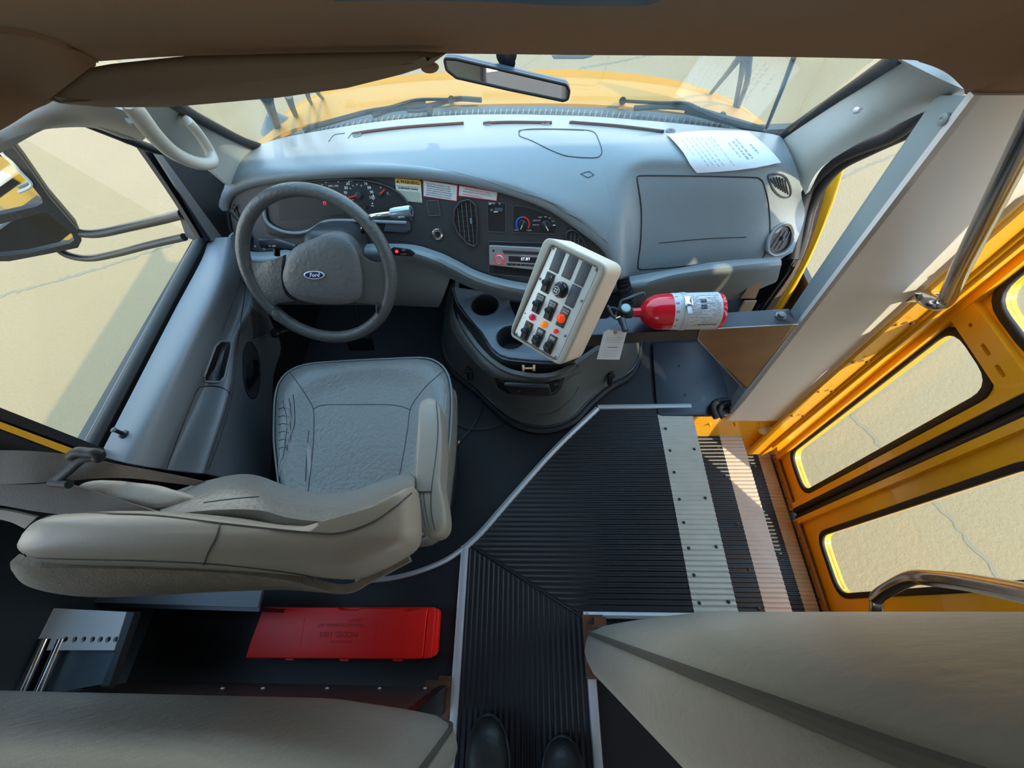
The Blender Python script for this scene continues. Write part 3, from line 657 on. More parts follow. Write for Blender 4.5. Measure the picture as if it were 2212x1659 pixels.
dline('arm_rest_edge',[(520,600),(500,660),(478,720)],.0012,THREAD)
ov=[(542+19*math.cos(a)+3*math.sin(a),800+62*math.sin(a)) for a in [i*math.pi/14 for i in range(28)]]
patch('lever_bezel',SD,ov,mat('dark door bezel',(.07,.075,.08),.4),dd,.0008); dline('bezel_edge',ov,.0012,BLK,True,.001,1)
lvp=[(546,776),(553,780),(555,800),(550,825),(536,842),(530,836),(531,815),(540,818),(546,805)]
patch('lever_cup',SD,lvp,BLK,dd,.0020)
patch('door_lever',SD,[(533,790),(539,778),(545,780),(546,800),(541,815),(532,818)],mat('dark lever',(.05,.052,.056),.3),dd,.004); tube('lever_edge',cr([SD.at(x,y,.008) for x,y in ((548,778),(554,790),(553,808),(545,822),(533,833))],16),.0028,BLK,dd)
lk=SD.at(268,938,0); lathe('lock_button',[(0,-.004),(.009,-.004),(.009,.003),(.004,.005),(.004,.020),(.006,.024),(0,.026)],Fr(lk,(1,0,0),(0,1,.0)),BLK,dd,seg=14)
for i in range(13): dline('grille_rib',[(540+i*3.0,662+i*2.2),(546+i*2.8,700+i*1.2),(547+i*2.6,732-i*1.0)],.0009,BLK,n=3)
# quarter window / mirror bracket area ahead of the window: black fin
fp=Fr((XD+.02,.9,.8),(0,-1,0),(0,0,1)); fp=Fr((XD+.02,.9,.8),(0,-1,0),(0,0,1))
qd=lambda L,xx:[P(x,y,x=xx) for x,y in L]
S(mesh('window_frame_front',qd([(326,312),(400,322),(462,350),(508,392),(512,512),(443,520)],XD+.02)+qd([(326,312),(400,322),(462,350),(508,392),(512,512),(443,520)],XD-.01),[(0,1,2,3,4,5),(11,10,9,8,7,6)]+[(i,(i+1)%6,6+(i+1)%6,6+i) for i in range(6)],BLK,dd))
loft('frame_channel',[qd([(303,315),(375,420),(438,522)],XD),qd([(328,322),(390,412),(455,518)],XD)],BLK,dd,nu=6,nv=2,th=.012)
loft('frame_channel',[qd([(330,322),(392,420),(458,520)],XD+.024),qd([(345,328),(412,420),(482,516)],XD+.024)],mat('dull grey channel',(.12,.115,.11),.5),dd,nu=6,nv=2,th=.006)
tube('frame_channel',cr(qd([(120,258),(200,262),(270,298),(320,322)],-.84),16),.008,BLKM,dd)
tube('frame_channel',cr(qd([(180,262),(250,290),(320,318),(350,326)],-.80),16),.009,BLKM,dd)
tube('frame_channel',cr(qd([(215,268),(270,305),(330,318)],-.815),16),.004,TRIMG,dd)
# rear edge of the door window
loft('rear_frame',[[P(-60,872,x=XD),P(208,974,x=XD)],[P(-60,898,x=XD),P(196,988,x=XD)]],BLKM,dd,nu=6,nv=2,th=.03)
loft('painted_edge',[[P(-60,898,x=XD+.008),P(165,980,x=XD+.008)],[P(-60,913,x=XD+.008),P(145,989,x=XD+.008)]],YEL,dd,nu=6,nv=2,th=.02)
S(loft('trim_6',[[P(-60,912,x=XD),P(200,992,x=XD)],[P(-60,950,x=XD),P(250,1030,x=XD)],[P(-60,1100,x=XD-.1),P(100,1120,x=XD-.05)]],BLK,nu=6,th=.02))
# cab floor firewall / footwell
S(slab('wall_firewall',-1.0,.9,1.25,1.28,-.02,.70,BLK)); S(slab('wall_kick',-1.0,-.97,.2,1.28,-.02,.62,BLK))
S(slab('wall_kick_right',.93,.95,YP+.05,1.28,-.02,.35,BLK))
# ---------------- hood, cowl, wipers ----------------
hb0=pz([(540,335,.60),(575,318,.66),(640,285,.70),(760,255,.72),(900,240,.73),(1106,232,.73),(1300,235,.73),(1500,256,.72),(1620,282,.70),(1668,298,.66),(1690,310,.6)])
hb1=pz([(575,300,.58),(610,275,.62),(690,240,.65),(800,215,.67),(930,202,.68),(1106,198,.68),(1290,200,.68),(1440,215,.67),(1560,240,.65),(1640,272,.62),(1668,292,.58)])
hb2=pz([(590,285,.50),(625,250,.53),(700,213,.55),(810,192,.57),(940,180,.58),(1106,174,.58),(1280,176,.58),(1420,190,.57),(1500,207,.55),(1590,240,.53),(1655,285,.50)])
hb3=[V((p.x*.99,p.y+.05,p.z-.03)) for p in hb2]; hb4=[V((p.x*.98,p.y+.08,.1)) for p in hb2]
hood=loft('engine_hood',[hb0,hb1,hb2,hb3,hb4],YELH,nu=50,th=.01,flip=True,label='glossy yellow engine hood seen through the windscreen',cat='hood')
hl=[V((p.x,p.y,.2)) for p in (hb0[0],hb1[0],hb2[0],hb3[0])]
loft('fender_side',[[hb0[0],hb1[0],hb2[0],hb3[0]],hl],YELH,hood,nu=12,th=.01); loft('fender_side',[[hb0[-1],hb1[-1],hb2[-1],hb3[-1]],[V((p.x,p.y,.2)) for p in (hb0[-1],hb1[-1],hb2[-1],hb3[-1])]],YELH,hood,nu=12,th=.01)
for x,y in ((845,200),(968,193)):
    q=P(x,y,z=.60); lathe('hood_bump',[(0,-.01),(.045,-.01),(.04,.004),(0,.008)],Fr(q,(1,0,0),(0,1,-.2)),YELH,hood)
c0=[p+V((0,.012,-.035)) for p in w0]; c1=pz([(566,322,.74),(655,278,.74),(690,266,.74),(820,245,.745),(960,233,.745),(1106,229,.745),(1250,231,.745),(1400,240,.745),(1550,258,.74),(1640,280,.74),(1692,297,.74)])
cowl=loft('cowl_grille',[c0,[a.lerp(b,.5)+V((0,0,.0)) for a,b in zip(cr(c0,11),cr(c1,11))],c1],mat('dusty blue black cowl',(.055,.075,.085),.6,bump=.5,bscale=60,var=.3,vscale=20),nu=40,th=.01,label='dusty black cowl grille between windscreen and hood',cat='cowl')
cc0=cr(c0,120); cc1=cr(c1,120)
for i in range(14,108,1):
    a=cc0[i].lerp(cc1[i],.25)+V((0,0,.002)); b=cc0[i].lerp(cc1[i],.8)+V((.01,0,.002))
    tube('grille_rib',[a,b],.0022,mat('pale dusty rib',(.20,.21,.19),.8),cowl,seg=4)
def wiper(label,arm,blade,z):
    t=thing('windscreen_wiper',P(*arm[0],z=z),label,'wiper')
    tube('arm',cr([P(x,y,z=z+.02) for x,y in arm],16),.0045,BLK,t,seg=8)
    tube('blade',cr([P(x,y,z=z+.01) for x,y in blade],20),.0065,BLKM,t,seg=8,squash=1.2)
    tube('pivot',[P(*arm[0],z=z-.02),P(*arm[0],z=z+.035)],.010,BLK,t,seg=10)
wiper('left windscreen wiper lying across the hood edge',[(975,215),(900,216),(840,232),(790,240)],[(655,282),(700,268),(790,243),(860,232),(920,222)],.76)
wiper('middle windscreen wiper with dark blade under the mirror',[(928,236),(905,240),(880,240)],[(805,250),(850,236),(930,228),(985,214),(1040,216)],.755)
wiper('right windscreen wiper arm reaching to the cowl corner',[(1345,218),(1420,222),(1480,223),(1510,234)],[(1370,234),(1440,230),(1500,236),(1570,256),(1650,280)],.76)
wiper('small wiper linkage at the right end of the cowl',[(1560,250),(1590,262),(1640,280)],[(1480,240),(1540,255),(1610,275),(1672,296)],.745)
# mirror brackets and antenna ahead of the fenders
MBR=mat('black tube in blue haze tint',(.035,.06,.075),.45)  # blue of shade and glass haze put into the colour of black tubes
def strut(label,segs,r,zz,name='mirror_bracket',cat='mirror bracket'):
    t=thing(name,P(*segs[0][-1],z=zz[0]),label,cat)
    for s in segs:
        tube('tube' if name=='mirror_bracket' else 'rod',cr([P(x,y,z=zz[0]+(zz[1]-zz[0])*(1-i/(len(s)-1))) for i,(x,y) in enumerate(s)],6),r,MBR,t,seg=8)
    return t
a_=strut('thick black bracket foot standing on the left fender',[[(574,205),(584,232),(600,276)]],.013,(.62,1.05))
lathe('foot',[(.07,0),(.05,.02),(.02,.05),(0,.05)],Fr(P(603,277,z=.60),(1,0,0),(0,1,0)),MBR,a_,seg=14)
strut('second black bracket tube beside the left fender',[[(622,203),(630,228),(640,252)]],.009,(.60,1.0))
strut('thin black bracket tube above the left hood corner',[[(662,196),(668,215),(672,222)],[(683,194),(690,205),(697,212)]],.006,(.58,.95))
rbk=strut('black three tube mirror bracket standing on the right fender',[[(1600,121),(1570,160),(1537,200)],[(1608,121),(1600,170),(1588,228)],[(1618,121),(1615,170),(1608,195),(1594,232)]],.0075,(.56,1.0))
strut('thin black antenna rising from the cowl corner on the right',[[(1716,121),(1690,190),(1668,245),(1656,276)]],.0045,(.72,1.05),'antenna','antenna')
# ---------------- outside mirror on the driver side ----------------
XM=-1.42
_mo=P(80,430,y=1.02); _in=(_mo-CAM).normalized(); _out=V((.13,-1,-.52)).normalized(); _mn=(_out-_in).normalized()
_mu=V((0,0,1)).cross(_mn); mf=Fr(_mo,_mu,_mn.cross(_mu))
om=thing('side_mirror',mf.o,'black framed double side mirror outside the driver window','mirror')
out=[(-120,225),(5,286),(52,345),(108,425),(166,492),(176,515),(168,531),(100,545),(20,560),(-120,560)]
g1_=[(-110,300),(5,335),(30,350),(90,424),(92,434),(78,442),(0,460),(-110,484)]
g2_=[(-110,508),(0,480),(88,456),(102,456),(155,502),(160,514),(150,522),(60,543),(0,549),(-110,553)]
U=lambda L:[mf.uv(*q) for q in L]
flat('housing',[U(out)],mf,.05,BLK,om,off=-.055,bev=.012)
flat('frame',[U(out),U(g1_),U(g2_)],mf,.014,mat('speckled black frame',(.02,.022,.025),.5,var=.8,vscale=150),om,off=-.004,bev=.0)
def tilt(fr,yaw,pit):
    m=M.Rotation(yaw,3,'Z')@M.Rotation(pit,3,'X'); return Fr(fr.o,m@fr.u,m@fr.v)
flat('mirror_glass',[U(g1_)],mf,.003,MIRR,om,off=-.003); flat('mirror_glass',[U(g2_)],mf,.003,MIRR,om,off=-.003)
tube('heater_wire',cr([mf.p(x,y,.012) for x,y in ((0,300),(3,325),(25,345),(45,368),(66,390),(62,400),(40,410))],20),.004,mat('pale wire',(.5,.52,.48),.6),om,seg=6)
tube('support_arm',cr([mf.p(150,513,-.03),P(205,505,y=1.02),P(280,490,y=1.01),P(350,474,y=.98),P(395,462,y=.95)],24),.013,BLK,om)
tube('support_arm',cr([mf.p(110,530,-.03),P(140,548,y=1.0),P(190,558,y=1.0),P(250,548,y=.99),P(320,530,y=.97),P(398,512,y=.95)],24),.011,BLK,om)
loft('mounting_plate',[[P(385,462,y=.96),P(402,512,y=.95)],[P(420,470,y=.96),P(440,528,y=.95)]],mat('dull grey channel',(.12,.115,.11),.5),om,nu=4,th=.02)
# ---------------- visor and inside mirror ----------------
vf=Fr(P(500,170,y=.625),(1,0,0),(0,.25,1))
vis=flatpx('sun_visor',[(108,214),(125,200),(195,146),(240,138),(400,121),(650,115),(900,111),(966,114),(930,140),(870,160),(750,190),(600,211),(370,231),(230,232),(140,224)],vf,.022,mat('brown visor cloth',(.19,.14,.09),.8,bump=.2,bscale=300,var=.06),off=-.011,bev=.0105,label='long brown sun visor folded down on the driver side',cat='sun visor')
q=vf.uv(925,150); flat('clip',[ell(.012,.006,20,q[0],q[1])],vf,.012,BROWN,vis,off=-.02,bev=.003)
mr=Fr(P(1095,170,y=.72),(1,0,-.0),(0,.15,1))
im=thing('rear_view_mirror',mr.o,'rectangular rear view mirror in a dark housing below the header','mirror')
mo=[(955,122),(985,124),(1080,146),(1225,180),(1233,195),(1229,217),(1216,221),(1100,197),(985,171),(962,153)]
mo=[mr.uv(*q) for q in mo]; mc=(sum(a for a,b in mo)/len(mo),sum(b for a,b in mo)/len(mo))
def shr(L,c,k): return [(c[0]+(a-c[0])*k,c[1]+(b-c[1])*k*.96) for a,b in L]
def inset(L,d):
    c=(sum(a for a,b in L)/len(L),sum(b for a,b in L)/len(L)); out=[]
    for i in range(len(L)):
        a,b,c2=V(L[i-1]),V(L[i]),V(L[(i+1)%len(L)]); n1=V((-(b-a).y,(b-a).x)).normalized(); n2=V((-(c2-b).y,(c2-b).x)).normalized()
        m_=(n1+n2).normalized(); 
        if m_.dot(V(c)-b)<0: m_=-m_
        q=b+m_*d; out.append((q.x,q.y))
    return out
mo=rnd(mo,.008)
flat('housing',[mo],mr,.03,mat('dark blue housing',(.05,.075,.11),.35),im,off=-.032,bev=.012)
flat('rim',[mo,inset(mo,.0045)],mr,.008,BLK,im,off=-.006,bev=.002)
flat('mirror_glass',[inset(mo,.004)],mr,.002,MIRR,im,off=-.002)
tube('stalk',[mr.p(1096,150,-.03),mr.p(1093,121,-.06)],.012,BLK,im); lathe('ball_joint',[(0,-.0),(.014,.004),(.016,.012),(0,.02)],Fr(mr.p(1093,126,-.035),mr.u,mr.v),BLK,im)
# pale mounting plate behind the mirror, under the header
flatpx('overhead_bracket',[(1190,117),(1283,117),(1275,122),(1258,126),(1195,126)],Fr(P(1230,121,y=.68),(1,0,0),(0,.3,1)),.01,TRIMG,label='pale plastic bracket under the header right of the mirror',cat='bracket')
# ================= dashboard =================
T1=P(700,388,z=.775); T2=P(1200,468,z=.70); T3=P(1060,600,y=.83)
_nn=(T2-T1).cross(T3-T1).normalized()
if _nn.dot(CAM-T1)<0: _nn=-_nn
_u=(T2-T1); _u=V((1,0,0)); _u=(_u-_nn*_u.dot(_nn)).normalized()
BZ=Fr(T1,_u,_nn.cross(_u))
dash=thing('dashboard',(0,.95,.3),'wide grey dashboard with charcoal instrument bezel, vents and glove box','dashboard')
z=lambda L:[P(x,y,z=zz) for x,y,zz in L]
bz=lambda L,n=0:[BZ.p(x,y,n) for x,y in L]
lip=[(489,452),(492,432),(510,412),(560,394),(640,383),(720,378),(800,375),(870,377),(950,384),(1030,397),(1110,417),(1190,449),(1260,497),(1310,540),(1332,590)]
R0=cr(z([(548,325,.78),(600,308,.782),(650,297,.784),(800,272,.786),(960,257,.788),(1106,254,.788),(1250,257,.786)]),15)
R1=cr(z([(524,350,.79),(640,332,.80),(790,315,.805),(960,305,.808),(1110,306,.808),(1200,310,.806),(1290,330,.795)]),15)
R2=cr(z([(496,392,.775),(540,374,.79),(640,360,.80),(780,352,.805),(950,362,.80),(1100,388,.78),(1220,425,.745),(1322,470,.70)]),15)
R3=cr(bz([(484,440),(505,406),(560,386),(650,374),(800,364),(950,371),(1110,402),(1200,437),(1275,488),(1325,540),(1340,590)],.013),15)
R4=cr(bz(lip,.006),15); R5=cr(bz(lip,-.01),15)
o_tp=loft('top_pad',[R0,R1,R2,R3,R4,R5],DASH,dash,nu=60,nv=44,th=.008)
c5=[R0[-1],R1[-1],R2[-1],R3[-1]]
S0=[c5[0]]+z([(1400,268,.785),(1550,283,.782),(1640,293,.78),(1684,301,.78)])
S1=[c5[1]]+z([(1400,330,.80),(1550,335,.80),(1650,340,.795),(1706,348,.78)])
S2=[c5[2]]+z([(1378,378,.765),(1540,383,.765),(1658,388,.76),(1727,408,.73)])
S3=[c5[3]]+z([(1380,480,.66),(1530,480,.66),(1660,480,.66),(1732,465,.64)])
S4=[P(1345,606,y=.84)]+[P(1382,598,y=.85),P(1525,585,y=.85),P(1650,572,y=.85),P(1712,545,y=.86)]
_pre=[R0[-2],R1[-2],R2[-2],R3[-2],R3[-2]+V((0,0,-.04))]; o_pp=loft('passenger_pad',[[q+V((0,.004,-.007))]+r for q,r in zip(_pre,[S0,S1,S2,S3,S4])],DASH,dash,nu=44,nv=40,th=.008)
side=[S0[-1],S1[-1],S2[-1],S3[-1],S4[-1]]
loft('side_cap',[side,[p+V((.01,.12,-.1)) for p in side]],DASH,dash,nu=12,nv=4,th=.006)
loft('side_cap',[[R0[0],R1[0],R2[0],R3[0],R4[0]],[p+V((-.01,.12,-.12)) for p in (R0[0],R1[0],R2[0],R3[0],R4[0])]],DASH,dash,nu=12,nv=4,th=.006)
# bezel
bot=[(1325,600),(1240,618),(1165,616),(1090,606),(1030,588),(985,565),(940,545),(870,530),(760,527),(640,532),(560,545),(510,530),(492,490)]
bezel=flat('instrument_bezel',[[BZ.uv(*q) for q in lip+bot]],BZ,.012,BEZ,dash,off=-.012)
# grey lower lip and knee panel
k0=bz([(505,500),(515,528),(560,548),(700,534),(870,530),(940,545),(985,565),(1030,588),(1090,606),(1165,618),(1240,620),(1330,602)],.004)
k1=[p+BZ.n*.03+V((0,0,-.012)) for p in k0]
k2=[P(505,535,y=k1[0].y),P(506,560,y=k1[1].y),P(580,590,y=.86),P(700,580,y=.86),P(840,560,y=.86),P(925,573,y=.855),P(975,598,y=.85),P(1030,622,y=.84),P(1090,638,y=.83),P(1165,650,y=.83),P(1240,650,y=.83),P(1335,625,y=.83)]
loft('lower_lip',[k0,k1,k2],DASH,dash,nu=50,th=.006)
k3=[p+V((0,.02,0)) for p in k2[:7]]; k4=[P(510,640,y=.9),P(560,650,y=.9),P(620,652,y=.9),P(700,653,y=.9),P(840,654,y=.89),P(900,656,y=.885),P(948,658,y=.88)]
loft('knee_panel',[k3,[a.lerp(b,.5)+V((0,-.015,0)) for a,b in zip(k3,k4)],k4],DASH,dash,nu=30,th=.01)
# passenger lower lip and panel
e0=[P(1345,604,y=.82),P(1385,598,y=.82),P(1450,588,y=.82),P(1560,570,y=.82),P(1682,562,y=.83)]
e1=[P(1350,622,y=.79),P(1395,616,y=.79),P(1460,600,y=.79),P(1565,585,y=.79),P(1684,572,y=.80)]
e2_=[P(1360,650,y=.82),P(1400,655,y=.82),P(1500,652,y=.82),P(1580,640,y=.82),P(1672,605,y=.83)]
e3_=[p+V((0,.06,-.05)) for p in e2_]
loft('passenger_lower_panel',[e0,e1,e2_,e3_],DASH,dash,nu=30,nv=24,th=.008)
# glove box door: seam lines on the passenger pad + shallow lid
pads=lambda u,v: None
GP=[S0,S1,S2,S3,S4]
SF=Surf(o_tp,o_pp)
def surf(rows,px,py,lift=.002): return SF.at(px,py,lift)
def surf_old(rows,px,py,lift=.002):
    """point of the lofted surface under a pixel"""
    best=None
    R=[cr(r,61) for r in rows]; cols=[cr([r[i] for r in R],61) for i in range(61)]
    d=ray(px,py).normalized()
    for c in cols:
        for p in c:
            w=p-CAM; e=(w-d*w.dot(d)).length
            if best is None or e<best[0]: best=(e,p)
    return CAM+d*((best[1]-CAM).dot(d)-lift)
def sline(name,rows,L,r,m,parent,closed=False,n=4,lift=.0004,**k):
    L=[V((x,y,0)) for x,y in L]; L=cr(L+([L[0]] if closed else []),len(L)*n+(1 if closed else 0))
    pts=[SF.at(p.x,p.y,lift) for p in L]
    return tube(name,pts[:-1] if closed else pts,r,m,parent,seg=6,closed=closed,**k)
gseam=[(1376,385),(1378,381),(1395,379),(1500,380),(1620,383),(1640,386),(1650,398),(1660,440),(1663,500),(1652,548),(1640,562),(1620,567),(1500,573),(1400,581),(1383,581),(1378,572),(1384,520),(1385,450)]
sline('glove_box_seam',GP,gseam,.0017,BLK,dash,closed=True)
sline('glove_box_crease',GP,[(1423,525),(1520,516),(1612,512)],.0009,BLK,dash)
sline('speaker_cover_seam',[R0,R1,R2,R3],[(1121,288),(1128,281),(1200,280),(1262,282)],.0012,BLK,dash)
TP=[[*R0,*S0[1:]],[*R1,*S1[1:]],[*R2,*S2[1:]]]
tp=[cr(R0,9)[0:9]+S0[1:],cr(R1,9)+S1[1:],cr(R2,9)+S2[1:]]
sline('speaker_cover_seam',tp,[(1121,288),(1126,282),(1150,279),(1200,279),(1260,281),(1283,286),(1292,300),(1300,325),(1296,337),(1280,341),(1230,338),(1195,327),(1150,305),(1124,295)],.0013,THREAD,dash,closed=True)
sline('diamond_cover_seam',tp,[(1254,376),(1272,370),(1283,378),(1270,384)],.0011,THREAD,dash,closed=True,n=1)
for L in ([(762,291),(800,285),(880,276),(998,268)],[(1044,268),(1100,266),(1188,267)],[(1230,266),(1330,274),(1430,286)]):
    sline('defrost_slot',tp,L,.0055,BEZ,dash); sline('defrost_louvre',tp,[(x+4,y+.5) for x,y in L],.0036,mat('dark red brown slot',(.07,.03,.025),.6),dash,lift=.003)
for x,y in ((772,293),(1055,268),(1178,268),(1448,284)):
    q=surf(tp,x,y,.001); lathe('cover_plug',[(.012,-.002),(.012,.0015),(.005,.002),(.004,.0005),(0,.0005)],Fr(q,(1,0,0),(0,1,0)),mat('grey plug',(.10,.11,.12),.5),dash,seg=14)
for L in ([(710,306),(722,292),(745,288)],[(752,299),(760,288)]): sline('pad_crease',tp,L,.001,THREAD,dash)
# side speaker grille (passenger)
sgp=resamp([(1656,378),(1672,376),(1690,377),(1701,388),(1709,410),(1708,424),(1700,428),(1684,424),(1670,410)],36); sg=[surf(GP,*q,.001) for q in sgp]
tube('side_grille_rim',sg,.0022,THREAD,dash,seg=6,closed=True)
for i in range(6):
    t=i/5; a=(1664+31*t,386-7*math.sin(math.pi*t*.9)+6*t); b=(1677+25*t,404+17*t-2*t*t)
    tube('grille_slot',[surf(GP,*a,.0004),surf(GP,(a[0]+b[0])/2,(a[1]+b[1])/2,.0004),surf(GP,*b,.0004)],.0019,BLK,dash,seg=6)
# passenger round vent
vc=surf(GP,1688,517,.002); vnx=(surf(GP,1700,500,.0)-surf(GP,1680,540,.0)).normalized(); vr=(surf(GP,1705,525,.0)-surf(GP,1668,522,.0)).normalized()
vf2=Fr(vc,vr,vnx); 
if vf2.n.dot(CAM-vc)<0: vf2=Fr(vc,-vr,vnx)
vo=[vf2.uv(x,y) for x,y in ((1652,545),(1656,515),(1668,492),(1690,478),(1707,480),(1715,500),(1710,530),(1694,549),(1668,556))]
vo=resamp(rnd(vo,.02),48); vi=inset(vo,.006)
rv_=flat('side_vent',[vo,vi],vf2,.010,DASH,dash,off=-.002,bev=.003); flat('vent_opening',[vi],vf2,.003,BLK,rv_,off=-.002)
flat('vent_rim',[inset(vo,.006),inset(vo,.010)],vf2,.006,BEZ,rv_,off=0)
cc=vf2.uv(1686,517)
for k in (-1,0,1): tube('vent_louvre',[vf2.w(cc[0]+k*.013+.008,cc[1]+.022,.002),vf2.w(cc[0]+k*.013-.0,cc[1]-.0,.004),vf2.w(cc[0]+k*.013-.01,cc[1]-.024,.002)],.0012,mat('grey louvre',(.12,.12,.12),.5),rv_,seg=6)
rbox('vent_knob',vf2,cc[0]+.002,cc[1]+.002,.002,.006,.011,.006,.001,BEZ,rv_)
# ---- bezel fittings ----
def B1(X,Y): return (840+X*.2411,380+Y*.2411)
def bu(L,f=B1): return [BZ.uv(*f(*q)) for q in L]
def vent(nm,L,nl,knob=None,r=.01):
    o=rnd(bu(L),r); i=inset(o,.0055)
    t=flat(nm,[o,i],BZ,.010,BEZ,dash,off=-.001,bev=.003); flat('vent_opening',[i],BZ,.002,BLK,t,off=.0)
    x0=min(q[0] for q in i); x1=max(q[0] for q in i); y0=min(q[1] for q in i); y1=max(q[1] for q in i)
    for k in range(1,nl+1):
        x=x0+(x1-x0)*k/(nl+1); ys=[]
        for a,b in zip(i,i[1:]+i[:1]):
            if (a[0]-x)*(b[0]-x)<0: ys.append(a[1]+(x-a[0])/(b[0]-a[0])*(b[1]-a[1]))
        if len(ys)>=2: tube('vent_louvre',[BZ.w(x,min(ys)+.001,.004),BZ.w(x,max(ys)-.001,.004)],.0011,mat('grey louvre',(.12,.12,.12),.5),t,seg=6)
    for k in range(1,9):
        y=y0+(y1-y0)*k/9; xs=[]
        for a,b in zip(i,i[1:]+i[:1]):
            if (a[1]-y)*(b[1]-y)<0: xs.append(a[0]+(y-a[1])/(b[1]-a[1])*(b[0]-a[0]))
        if len(xs)>=2: tube('rear_louvre',[BZ.w(min(xs)+.001,y,.0022),BZ.w(max(xs)-.001,y,.0022)],.0007,BEZ,t,seg=5)
    if knob:
        q=BZ.uv(*B1(*knob)); rbox('vent_knob',BZ,q[0],q[1],.003,.005,.014,.006,.001,mat('blue grey knob',(.16,.2,.24),.4),t)
    return t
vent('centre_vent',[(585,290),(640,220),(720,198),(785,250),(805,420),(800,610),(770,642),(700,610),(610,510),(572,410)],4,(740,400))
vent('right_vent',[(1575,540),(1590,490),(1645,468),(1700,500),(1755,580),(1790,700),(1700,740),(1600,640)],4)
vent('left_vent',[(-1440+60,250),(-1380,300),(-1290,420),(-1220,560),(-1230,640),(-1330,640),(-1400,480),(-1425,330)],3,r=.012)
def rrbz(L,r): return rnd(bu(L),r)
def outl(nm,L,r,w=.0018,par=dash,m=None):
    o=rrbz(L,r); return flat(nm,[o,inset(o,w)],BZ,.003,m or mat('grey moulded edge',(.09,.095,.10),.4),par,off=0,bev=.0008)
bs=[(335,222),(445,215),(468,355),(360,362)]
o=outl('blank_cover',bs,.004); flat('blank',[inset(rrbz(bs,.004),.002)],BZ,.002,BEZ,o,off=0)
q=BZ.uv(*B1(438,522)); po=lathe('power_outlet',[(.0145,0),(.0145,.004),(.0125,.005),(.010,.005),(.009,.001),(0,.001)],BZ,CHR,dash,u=q[0],v=q[1]); lathe('socket_plug',[(0,.001),(.008,.001),(.007,.0035),(0,.004)],BZ,BLK,po,u=q[0],v=q[1]); lathe('socket_collar',[(.0145,0),(.018,.0),(.0165,.003),(.0145,.003)],BZ,BEZ,po,u=q[0],v=q[1])
hl_=[(880,232),(1050,238),(1052,508),(884,500)]; o=outl('fan_switch_panel',hl_,.006,.0014); flat('panel_face',[inset(rrbz(hl_,.006),.0014)],BZ,.0015,BLK,o)
q=BZ.uv(*B1(985,300)); flat('slide_switch',[rnd([(q[0]-.012,q[1]-.004),(q[0]+.010,q[1]-.005),(q[0]+.011,q[1]+.004),(q[0]-.010,q[1]+.005)],.002)],BZ,.005,mat('blue grey switch',(.06,.075,.09),.35),o,bev=.001)
flat('switch_mark',[rnd([(q[0]-.013,q[1]-.006),(q[0]-.002,q[1]-.006),(q[0]-.002,q[1]-.004),(q[0]-.013,q[1]-.004)],.0005)],BZ,.006,WHITE,o)
def btxt(s,X,Y,size,m=WHITE,f=B1,par=None,n=.0022,ang=0,**k):
    q=BZ.uv(*f(X,Y)); return text(s,BZ,q[0],q[1],n,size,m,par or dash,ang=ang,**k)
btxt('FAN',935,245,.0055,par=o); btxt('HI',993,248,.0055,par=o); btxt('LO',922,304,.005,par=o)
q=BZ.uv(*B1(906,245))
for dx,dy in ((-1,-1),(1,-1),(-1,1),(1,1)): flat('fan_symbol',[ell(.0014,.0014,8,q[0]+dx*.0017,q[1]+dy*.0017)],BZ,.0025,WHITE,o)
cl=[(1112,262),(1220,272),(1350,308),(1450,352),(1505,430),(1498,522),(1108,510)]
o=outl('climate_panel',cl,.006,.0014); flat('panel_face',[inset(rrbz(cl,.006),.0014)],BZ,.0015,BLK,o)
q=BZ.uv(*B1(1200,430)); 
def arc(r0,r1,a0,a1,c,n=20):
    L=[(c[0]+r1*math.cos(math.radians(a0+(a1-a0)*i/n)),c[1]+r1*math.sin(math.radians(a0+(a1-a0)*i/n))) for i in range(n+1)]
    return L+[(c[0]+r0*math.cos(math.radians(a1+(a0-a1)*i/n)),c[1]+r0*math.sin(math.radians(a1+(a0-a1)*i/n))) for i in range(n+1)]
flat('cool_arc',[arc(.0150,.0195,90,225,q)],BZ,.0022,mat('blue print',(.02,.12,.5),.5),o,off=.001); flat('warm_arc',[arc(.0150,.0195,-40,88,q)],BZ,.0022,mat('scarlet print',(.75,.03,.02),.5),o,off=.001)
def dial(nm,c,r,ang,par):
    d=lathe(nm,[(r,.001),(r*.96,.010),(r*.8,.012),(0,.012)],BZ,BLK,par,u=c[0],v=c[1])
    a=math.radians(ang); L=[(c[0]+math.cos(a)*r*.9,c[1]+math.sin(a)*r*.9),(c[0]-math.cos(a)*r*.9,c[1]-math.sin(a)*r*.9)]
    nx,ny=-math.sin(a)*r*.16,math.cos(a)*r*.16
    flat('grip',[[(L[0][0]+nx,L[0][1]+ny),(L[0][0]-nx,L[0][1]-ny),(L[1][0]-nx,L[1][1]-ny),(L[1][0]+nx,L[1][1]+ny)]],BZ,.006,mat('blue grey switch',(.06,.075,.09),.35),d,off=.011,bev=.001)
    flat('pointer',[[(L[1][0]+nx*.4,L[1][1]+ny*.4),(L[1][0]-nx*.4,L[1][1]-ny*.4),(c[0]-nx*.4,c[1]-ny*.4),(c[0]+nx*.4,c[1]+ny*.4)]],BZ,.001,WHITE,d,off=.017)
dial('temperature_dial',q,.0125,65,o); q2=BZ.uv(*B1(1408,440)); dial('mode_dial',q2,.014,120,o)
for s_,X,Y in (('COOL',1145,483),('WARM',1255,487),('NORM A/C',1326,398),('MAX A/C',1318,438),('VENT',1357,369),('OFF',1403,366),('FLR',1442,377),('MIX',1470,405)): btxt(s_,X,Y,.0042,par=o)
